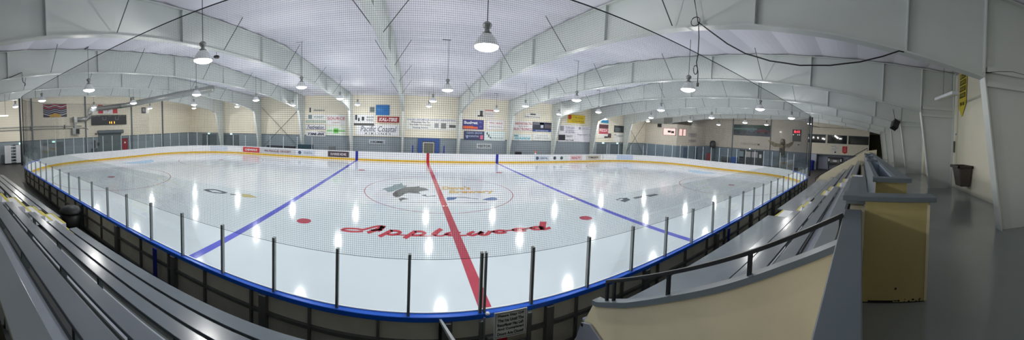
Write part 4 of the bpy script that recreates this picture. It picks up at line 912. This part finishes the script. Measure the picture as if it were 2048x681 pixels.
MB().box(-.06, -.01, -2.1, 2.1, 0, 1.1).build('lower_panels', col(70, 74, 80), d); MB().box(-.06, -.01, .05, 1.0, 1.1, 2.05).build('glazing', col(196, 192, 196), d); MB().box(-.06, -.01, -1.2, -.1, 1.1, 2.05).build('glazing', col(190, 184, 190), d)
MB().box(-.14, -.12, -1.9, -1.5, 1.1, 1.7).build('notice', 'wsign', d); MB().box(-.06, -.01, 1.35, 2.1, .9, 2.05).build('glazing', col(140, 160, 170), d)
e = thing('exit_sign', 'tiny white emergency light over the glazed entrance doors', 'light', (XR-.1, .6, 2.5)); MB().box(-.06, 0, -.09, .09, -.07, .07).build('lit_panel', emat('em1', (240, 250, 245), 2.5), e)
cl = thing('game_clock', 'red digital clock over a dark panel beside the net edge', 'clock', (XR-.02, -7.3, 5.1))
MB().box(-.12, 0, -.72, .72, .25, .95).build('clock_case', col(30, 18, 20), cl); lettering('8:41', .95, .42, emat('red_digits', (255, 50, 70), 3.5), cl, (-.13, 0, .6), 'right', 'digits', bold=.03, label='red digits'); MB().box(-.06, 0, -.7, .7, -.95, .22).build('dark_panel', col(66, 70, 68), cl)
for y in (.55, -.45, -.15): MB().lathe([(0, -.06), (.07, -.04), (.07, .04), (0, .06)], 10, (-.09, y, .12)).build('bulb', emat('bulb%d' % int(y*100), (240, 244, 244), 1.5), cl)
dt = thing('wall_sensor', 'small dark round fitting below the red clock', 'fitting', (XR-.05, -7.6, 3.65)); MB().lathe([(0, -.1), (.12, -.08), (.12, .08), (0, .1)], 12).build('body', 'frameg', dt)
t, w, h = rthing('red_pennant', 'red shield-shaped banner under the middle upstairs window', 'banner', 1685, 293, 1694, 308)
q = [(-w, h), (w, h), (w, -h*.7), (0, -h*1.05), (-w, -h*.7)]; MB().hexa([(-.03, a, b) for a, b in q], [(0, a, b) for a, b in q]).build('cloth', col(190, 34, 44), t); lettering('C\nH', w*.9, h*1.2, col(228, 150, 150), t, (-.035, 0, .05), 'right')
t, w, h = rthing('notice_cluster', 'pale notices with a black square left of the red pennant', 'notice', 1662, 290, 1677, 308)
MB().box(-.01, 0, -w, w, -h, h).build('sheet', col(214, 212, 206), t)
for a, b, c in ((.6, .7, K), (.0, .75, (120, 124, 128)), (-.3, .3, (120, 124, 128)), (.5, .1, (130, 134, 138)), (-.1, -.1, K)): MB().box(-.015, -.01, w*(a-.28), w*(a+.28), h*b-.07, h*b-.0).build('line_of_writing', col(150, 154, 158), t)
MB().box(-.016, -.01, -w*.35, w*.05, -h*.85, -h*.5).build('black_square', col(30, 30, 32), t)
# lobby furniture
am = thing('arcade_cabinet', 'black foosball-style games cabinet in the lobby', 'games table', (XR+.9, -13.5, 0))
MB().box(-.3, .3, -1.15, 1.15, .75, 1.95).build('body', 'black', am, bevel=.03); m = MB(); m.box(-.33, -.3, -.75, .75, 1.1, 1.6); m.build('screen', col(120, 124, 130), am)
m = MB()
for y in (-.95, .95): m.box(-.32, -.3, y-.1, y+.1, 1.3, 1.7)
m.box(-.34, -.32, -.3, .3, 1.25, 1.5); m.build('trim_light', 'wsign', am)
for y in (-1, 1): MB().box(-.2, .2, y-.08, y+.08, 0, .75).build('leg', 'black', am)
tv = thing('wall_screen', 'black screen on the lobby wall right of the games cabinet', 'screen', (XR+1.55, -17.2, 1.4)); MB().box(-.1, 0, -.9, .9, -.45, .45).build('panel', 'black', tv)
bb = thing('recycling_bin', 'blue recycling bin at the lobby entrance', 'bin', (41.2, -10.1, -.05)); MB().lathe([(0, 0), (.42, 0), (.5, 1.3), (0, 1.3)], 16).build('tub', mat('bin_blue', (24, 40, 130), .4), bb); MB().lathe([(0, 1.3), (.53, 1.3), (.53, 1.4), (.3, 1.5), (0, 1.52)], 16).build('lid', mat('bin_lid', (30, 50, 150), .4), bb)
cw = thing('lobby_column', 'pale blue square column at the lobby entrance', 'column', (XR-.1, -9.8, 0)); MB().box(-.1, .3, -.85, .65, -.05, 2.35).build('shaft', 'lobby', cw); MB().box(-.12, .3, -1.0, -.85, -.05, 2.35).build('edge_trim', 'black', cw)
# items along the right wall seen over the boards
mc = thing('padded_post', 'black padded shape on a grey post by the right end wall', 'post', (41.6, 7.2, 0)); MB().box(-.2, .2, -.35, .35, 0, 2.2).build('post', 'greydoor', mc); MB().lathe([(0, 2.2), (.45, 2.2), (.55, 2.6), (.5, 3.2), (.35, 3.5), (0, 3.55)], 10).build('pad', 'black', mc)
rb2 = thing('red_bin', 'dull red box by the right end wall', 'box', (41.8, 9.0-.0, 0)); rb2.location = hx(1418, 320, 41.5); rb2.location.z = 0; MB().box(-.35, .35, -.4, .4, 0, 1.25).build('body', col(150, 60, 66), rb2, bevel=.03); MB().box(-.38, .38, -.43, .43, 1.25, 1.32).build('lid', col(120, 46, 52), rb2)
b2 = thing('blue_crate', 'small blue crate left of the glazed entrance doors', 'crate', hx(1468, 322, 41.5)); b2.location.z = 0; MB().box(-.35, .35, -.45, .45, 0, .95).build('body', col(30, 76, 150), b2, bevel=.03); MB().box(-.37, .37, -.47, .47, .9, 1.0).build('rim', col(40, 90, 170), b2)
b3 = thing('grey_cart', 'dark grey cart between the red box and the glazed doors', 'cart', hx(1450, 322, 41.5)); b3.location.z = 0; MB().box(-.3, .3, -.6, .6, .2, .9).build('body', col(70, 78, 76), b3, bevel=.04); MB().box(-.25, .25, -.5, .5, -.06, .2).build('chassis', 'black', b3)
for u, nme in ((1372, 'leftmost'), (1393, 'rightmost')):
    p_ = hy(u, 300, 9.3); d = thing('door_%d' % (11+(u > 1380)), None, None, (p_.x, 9.4, 0)); d['kind'] = 'structure'; d['label'] = 'blue-grey door on the corner room front, %s of two' % nme
    MB().box(-.55, .55, -.05, 0, 0, 2.15).build('door_leaf', col(84, 104, 128), d); MB().box(-.62, .62, -.06, 0, 2.15, 2.25).build('door_head', 'cap', d)
for z, lab, hh in ((4.3, 'upper faded grey sign on the front of the corner room', .35), (3.3, 'lower dark-lettered sign on the front of the corner room', .22)):
    p0 = hy(1377, 280, 9.35).x; p1 = hy(1393, 280, 9.35).x; s = thing('room_sign', lab, 'sign', ((p0+p1)/2, 9.38, z)); MB().box(-(p1-p0)/2, (p1-p0)/2, -.03, 0, -hh, hh).build('panel', col(186, 182, 178), s); lettering('CHEMAINUS\nROOM', (p1-p0)*.85, hh*1.4, col(120, 122, 126), s, (0, -.04, 0), 'far')
ac = thing('roof_unit', 'silver ventilation unit standing on the corner room', 'vent', (36.2, 12.4, 5.85)); MB().box(-.9, .9, -.9, .9, 0, 1.1).build('casing', 'galv', ac, bevel=.04); MB().tube([(0, 0, 1.1), (0, 0, 2.0)], .35, 12).build('stack', 'galv', ac)
sp = thing('wall_speaker', 'small dark speaker by the pink-lit window', 'speaker', (33.85, 12.9, 5.55)); MB().box(-.2, .1, -.3, .3, -.25, .3).build('cabinet', col(50, 52, 54), sp); MB().box(-.22, -.2, -.22, .22, -.18, .22).build('grille', 'black', sp)
lgt = thing('floodlight', 'small lit floodlight on the right end wall above the totem', 'light', (XR-.1, -4.6, 5.55)); MB().lathe([(0, -.12), (.16, -.1), (.18, .05), (0, .12)], 12).build('lamp_head', emat('flood', (235, 240, 238), .9), lgt)
# winged totem
tm = thing('totem_pole', 'carved totem pole with spread wings by the right end wall', 'totem pole', (39.5, -4.3, 0))
c1 = col(110, 100, 78); c2 = col(84, 92, 88); c3 = col(40, 40, 38)
b_ = hx(1563, 330, 39.5); tm.location = (39.5, b_.y, 0)
MB().lathe([(0, 0), (.55, 0), (.58, .6), (.5, .7), (.56, 1.2), (.54, 1.9), (.46, 2.0), (0, 2.0)], 14).build('lower_figure', c2, tm, True)
MB().lathe([(0, 2.0), (.4, 2.0), (.46, 2.4), (.38, 2.8), (.44, 3.1), (.4, 3.5), (0, 3.5)], 14).build('middle_figure', c1, tm, True)
MB().box(-.5, -.36, -.12, .3, 1.6, 3.0).build('dark_carving', c3, tm)
MB().lathe([(0, 3.5), (.36, 3.5), (.42, 3.8), (.36, 4.2), (.26, 4.4), (0, 4.45)], 14).build('head', c1, tm, True); MB().hexa([(-.35, -.1, 3.85), (-.35, .1, 3.85), (-.35, 0, 4.05)], [(-.85, -.02, 3.75), (-.85, .02, 3.75), (-.85, 0, 3.8)]).build('beak', c1, tm)
for s, L in ((1, 2.0), (-1, 1.45)):
    q = [(0, 3.2), (.5*L, 3.15), (.8*L, 3.55), (L, 4.15), (.75*L, 4.05), (.4*L, 3.75), (0, 3.65)]
    wg = MB().hexa([(-.12, s*(.3+a), b) for a, b in q], [(.06, s*(.3+a), b) for a, b in q]).build('wing', c1, tm)
    for f in (.35, .6, .8): MB().box(-.14, -.12, s*(.3+f*L)-.04, s*(.3+f*L)+.04, 3.3+.5*f*f, 3.62+.55*f*f).build('feather_mark', c3, wg)
# ================================================================== CONCOURSE ITEMS
bn = thing('champions_banner', 'long yellow pointed banner with black bands on the back wall', 'banner', (0, YB+.03, 0))
def bk(u, v): p = hy(u, v, YB+.05); return p.x, p.z
xa, xb = 9.75, 8.95; zt, zb = 7.35, 5.9
q = [(xa, zt), (xb, zt), (xb, zb+.05), ((xa+xb)/2+.05, 5.45), (xa, zb-.05)]
MB().hexa([(x, 0, z) for x, z in q], [(x, .02, z) for x, z in q]).build('cloth', mat('banner_yellow', (214, 196, 60), .6), bn)
for k, s in enumerate(['BC', 'CHAMPIONS', 'MIDGET', 'PROVINCIAL']):
    z = 7.15-.27*k; MB().box(xb+.06, xa-.06, .02, .026, z-.1, z+.1).build('black_band', col(52, 50, 34), bn); lettering(s, .56, .12, col(206, 190, 70), bn, ((xa+xb)/2, .03, z), 'back')
lettering('95-96', .5, .16, col(52, 50, 34), bn, ((xa+xb)/2, .03, 5.98), 'back', bold=.02)
th = thing('thermostat_box', 'small grey box on the cream back wall', 'box', (10.35, YB+.01, 4.2)); MB().box(-.12, .12, 0, .08, -.25, .25).build('case', col(150, 152, 146), th, bevel=.01); MB().box(-.08, .08, .08, .085, -.15, .15).build('cover', col(120, 122, 118), th)
ss = thing('wall_socket', 'tiny white fitting above the grey box on the back wall', 'fitting', (10.2, YB+.01, 4.75)); MB().box(-.1, .1, 0, .03, -.04, .04).build('plate', 'whitep', ss)
wb = thing('waste_bin', 'brown plastic waste bin hung on the cream back wall', 'bin', (8.45, YB+.04, 2.72))
MB().hexa([(-.3, .02, 0), (.3, .02, 0), (.3, .4, 0), (-.3, .4, 0)], [(-.42, .0, .72), (.42, .0, .72), (.42, .52, .72), (-.42, .52, .72)]).build('tub', 'brown', wb, bevel=.04)
r_ = MB(); r_.box(-.48, .48, -.02, .06, .68, .78); r_.box(-.48, .48, .5, .58, .68, .78); r_.box(-.48, -.4, 0, .58, .68, .78); r_.box(.4, .48, 0, .58, .68, .78); r_.build('rim', col(50, 46, 42), wb, bevel=.015)
fl = thing('hanging_fluorescent', 'white box light hung on two rods over the concourse', 'lamp', (8.2, -20.5, 6.0), math.radians(7))
MB().box(-.8, .8, -.14, .14, -.04, .06).build('housing', 'whitep', fl, bevel=.01); MB().box(-.7, .7, -.11, .11, -.05, -.04).build('diffuser', col(214, 216, 206), fl)
for x in (-.5, .3): MB().tube([(x, 0, .06), (x, 0, 1.4)], .01, 5).build('rod', 'rod', fl)
spk = thing('hanging_speaker', 'black loudspeaker under the roof frames at the right', 'speaker', hx(1790, 250, 15.9), math.radians(25))
MB().box(-.22, .22, -.2, .2, -.28, .28).build('cabinet', 'blackp', spk, bevel=.02).rotation_euler = (.5, .4, 0); MB().tube([(0, 0, .2), (.3, 0, 1.0)], .02, 5).build('bracket', 'rod', spk)
hg = thing('hanging_heater', 'dark angled fitting hung on two long rods over the right bleachers', 'heater', (27, -12.6, 5.75))
MB().box(-.05, .05, .35, .5, .1, 1.0).build('back_plate', col(60, 62, 64), hg); q_ = MB(); q_.hexa([(-.1, .5, .1), (.1, .5, .1), (.1, -.6, -.1), (-.1, -.6, -.1)], [(-.1, .5, .18), (.1, .5, .18), (.1, -.6, -.02), (-.1, -.6, -.02)]); q_.build('arm', col(60, 62, 64), hg)
for y in (.45, -.5): MB().tube([(0, y, .1), (0, y, 2.1)], .015, 5).build('rod', 'rod', hg)
# black cable looped under the near frame
cb = thing('black_cable', 'black cable swagged under the near roof frame with a coiled tail', 'cable', (0, 0, 0))
P_ = [hx(u, v, 3.58) for u, v in ((1388, -6), (1396, 44), (1425, 66), (1455, 88), (1490, 107), (1540, 122), (1600, 131), (1660, 131), (1720, 124), (1765, 113), (1798, 102), (1808, 104))]
MB().tube(P_, .014, 6).build('swag', 'black', cb)
MB().tube([hx(u, v, 3.58) for u, v in ((1397, 46), (1398, 75), (1396, 110), (1393, 125), (1396, 145), (1395, 168))], .012, 6).build('tail', 'black', cb)
MB().tube([hx(1391+8*math.cos(t)-4*math.sin(t), 43+9*math.sin(t)+2*math.cos(t), 3.57) for t in [k*.5 for k in range(14)]], .01, 5).build('coil', 'black', cb)
MB().tube([hx(1391+4*math.cos(t), 140+9*math.sin(t), 3.57) for t in [k*.5 for k in range(14)]], .01, 5).build('coil', 'black', cb)
p_ = hx(1395, 168, 3.58); MB().box(p_.x-.02, p_.x+.02, p_.y-.02, p_.y+.02, p_.z-.06, p_.z+.02).build('plug', 'black', cb)
cb2 = thing('concourse_cable', 'thin black cable resting on the near frame knee at the right edge', 'cable', (0, 0, 0))
MB().tube([hx(u, v, 3.6) for u, v in ((1968, 146), (2000, 143.5), (2025, 144), (2052, 151))], .012, 6).build('cable', 'black', cb2)
cb3 = thing('hook_cable', 'thin cable with a hook hanging at the far left under the roof frames', 'cable', (0, 0, 0))
MB().tube([hx(u, v, -15.1) for u, v in ((0, 161), (25, 153), (44, 145), (45, 158), (46, 164), (51, 168), (50, 172))], .02, 5).build('cable', 'black', cb3)
ds = thing('round_speaker', 'dark round ceiling speaker beside the large left lamp', 'speaker', hz(433, 114, 6.75)); MB().lathe([(0, -.05), (.1, -.05), (.13, 0), (.1, .05), (0, .05)], 18).build('body', 'black', ds); MB().tube([(0, 0, 0), (0, 0, roofz(ds.location.y)-6.78)], .008, 5).build('wire', 'rod', ds)
# black bin by the left bleachers
gb = thing('black_bin', 'black lidded bin in the walkway between left bleachers and boards', 'bin', (-11.95, -13.62, -.05))
MB().lathe([(0, 0), (.33, 0), (.4, .8), (0, .8)], 20).build('tub', 'blackp', gb, True); MB().lathe([(0, .8), (.44, .8), (.45, .86), (.3, 1.0), (.1, 1.06), (0, 1.07)], 20).build('lid', 'blackp', gb, True)
# white exit box at the extreme left
lf = thing('hanging_light_box', 'white box light hung at the extreme left', 'lamp', hx(6, 232, -24)); MB().box(-.12, .12, -.8, .4, -.05, .05).build('housing', emat('boxlight', (250, 250, 240), 1.0), lf); MB().tube([(0, .2, .05), (0, .2, roofz(lf.location.y)-lf.location.z)], .012, 5).build('rod', 'rod', lf)
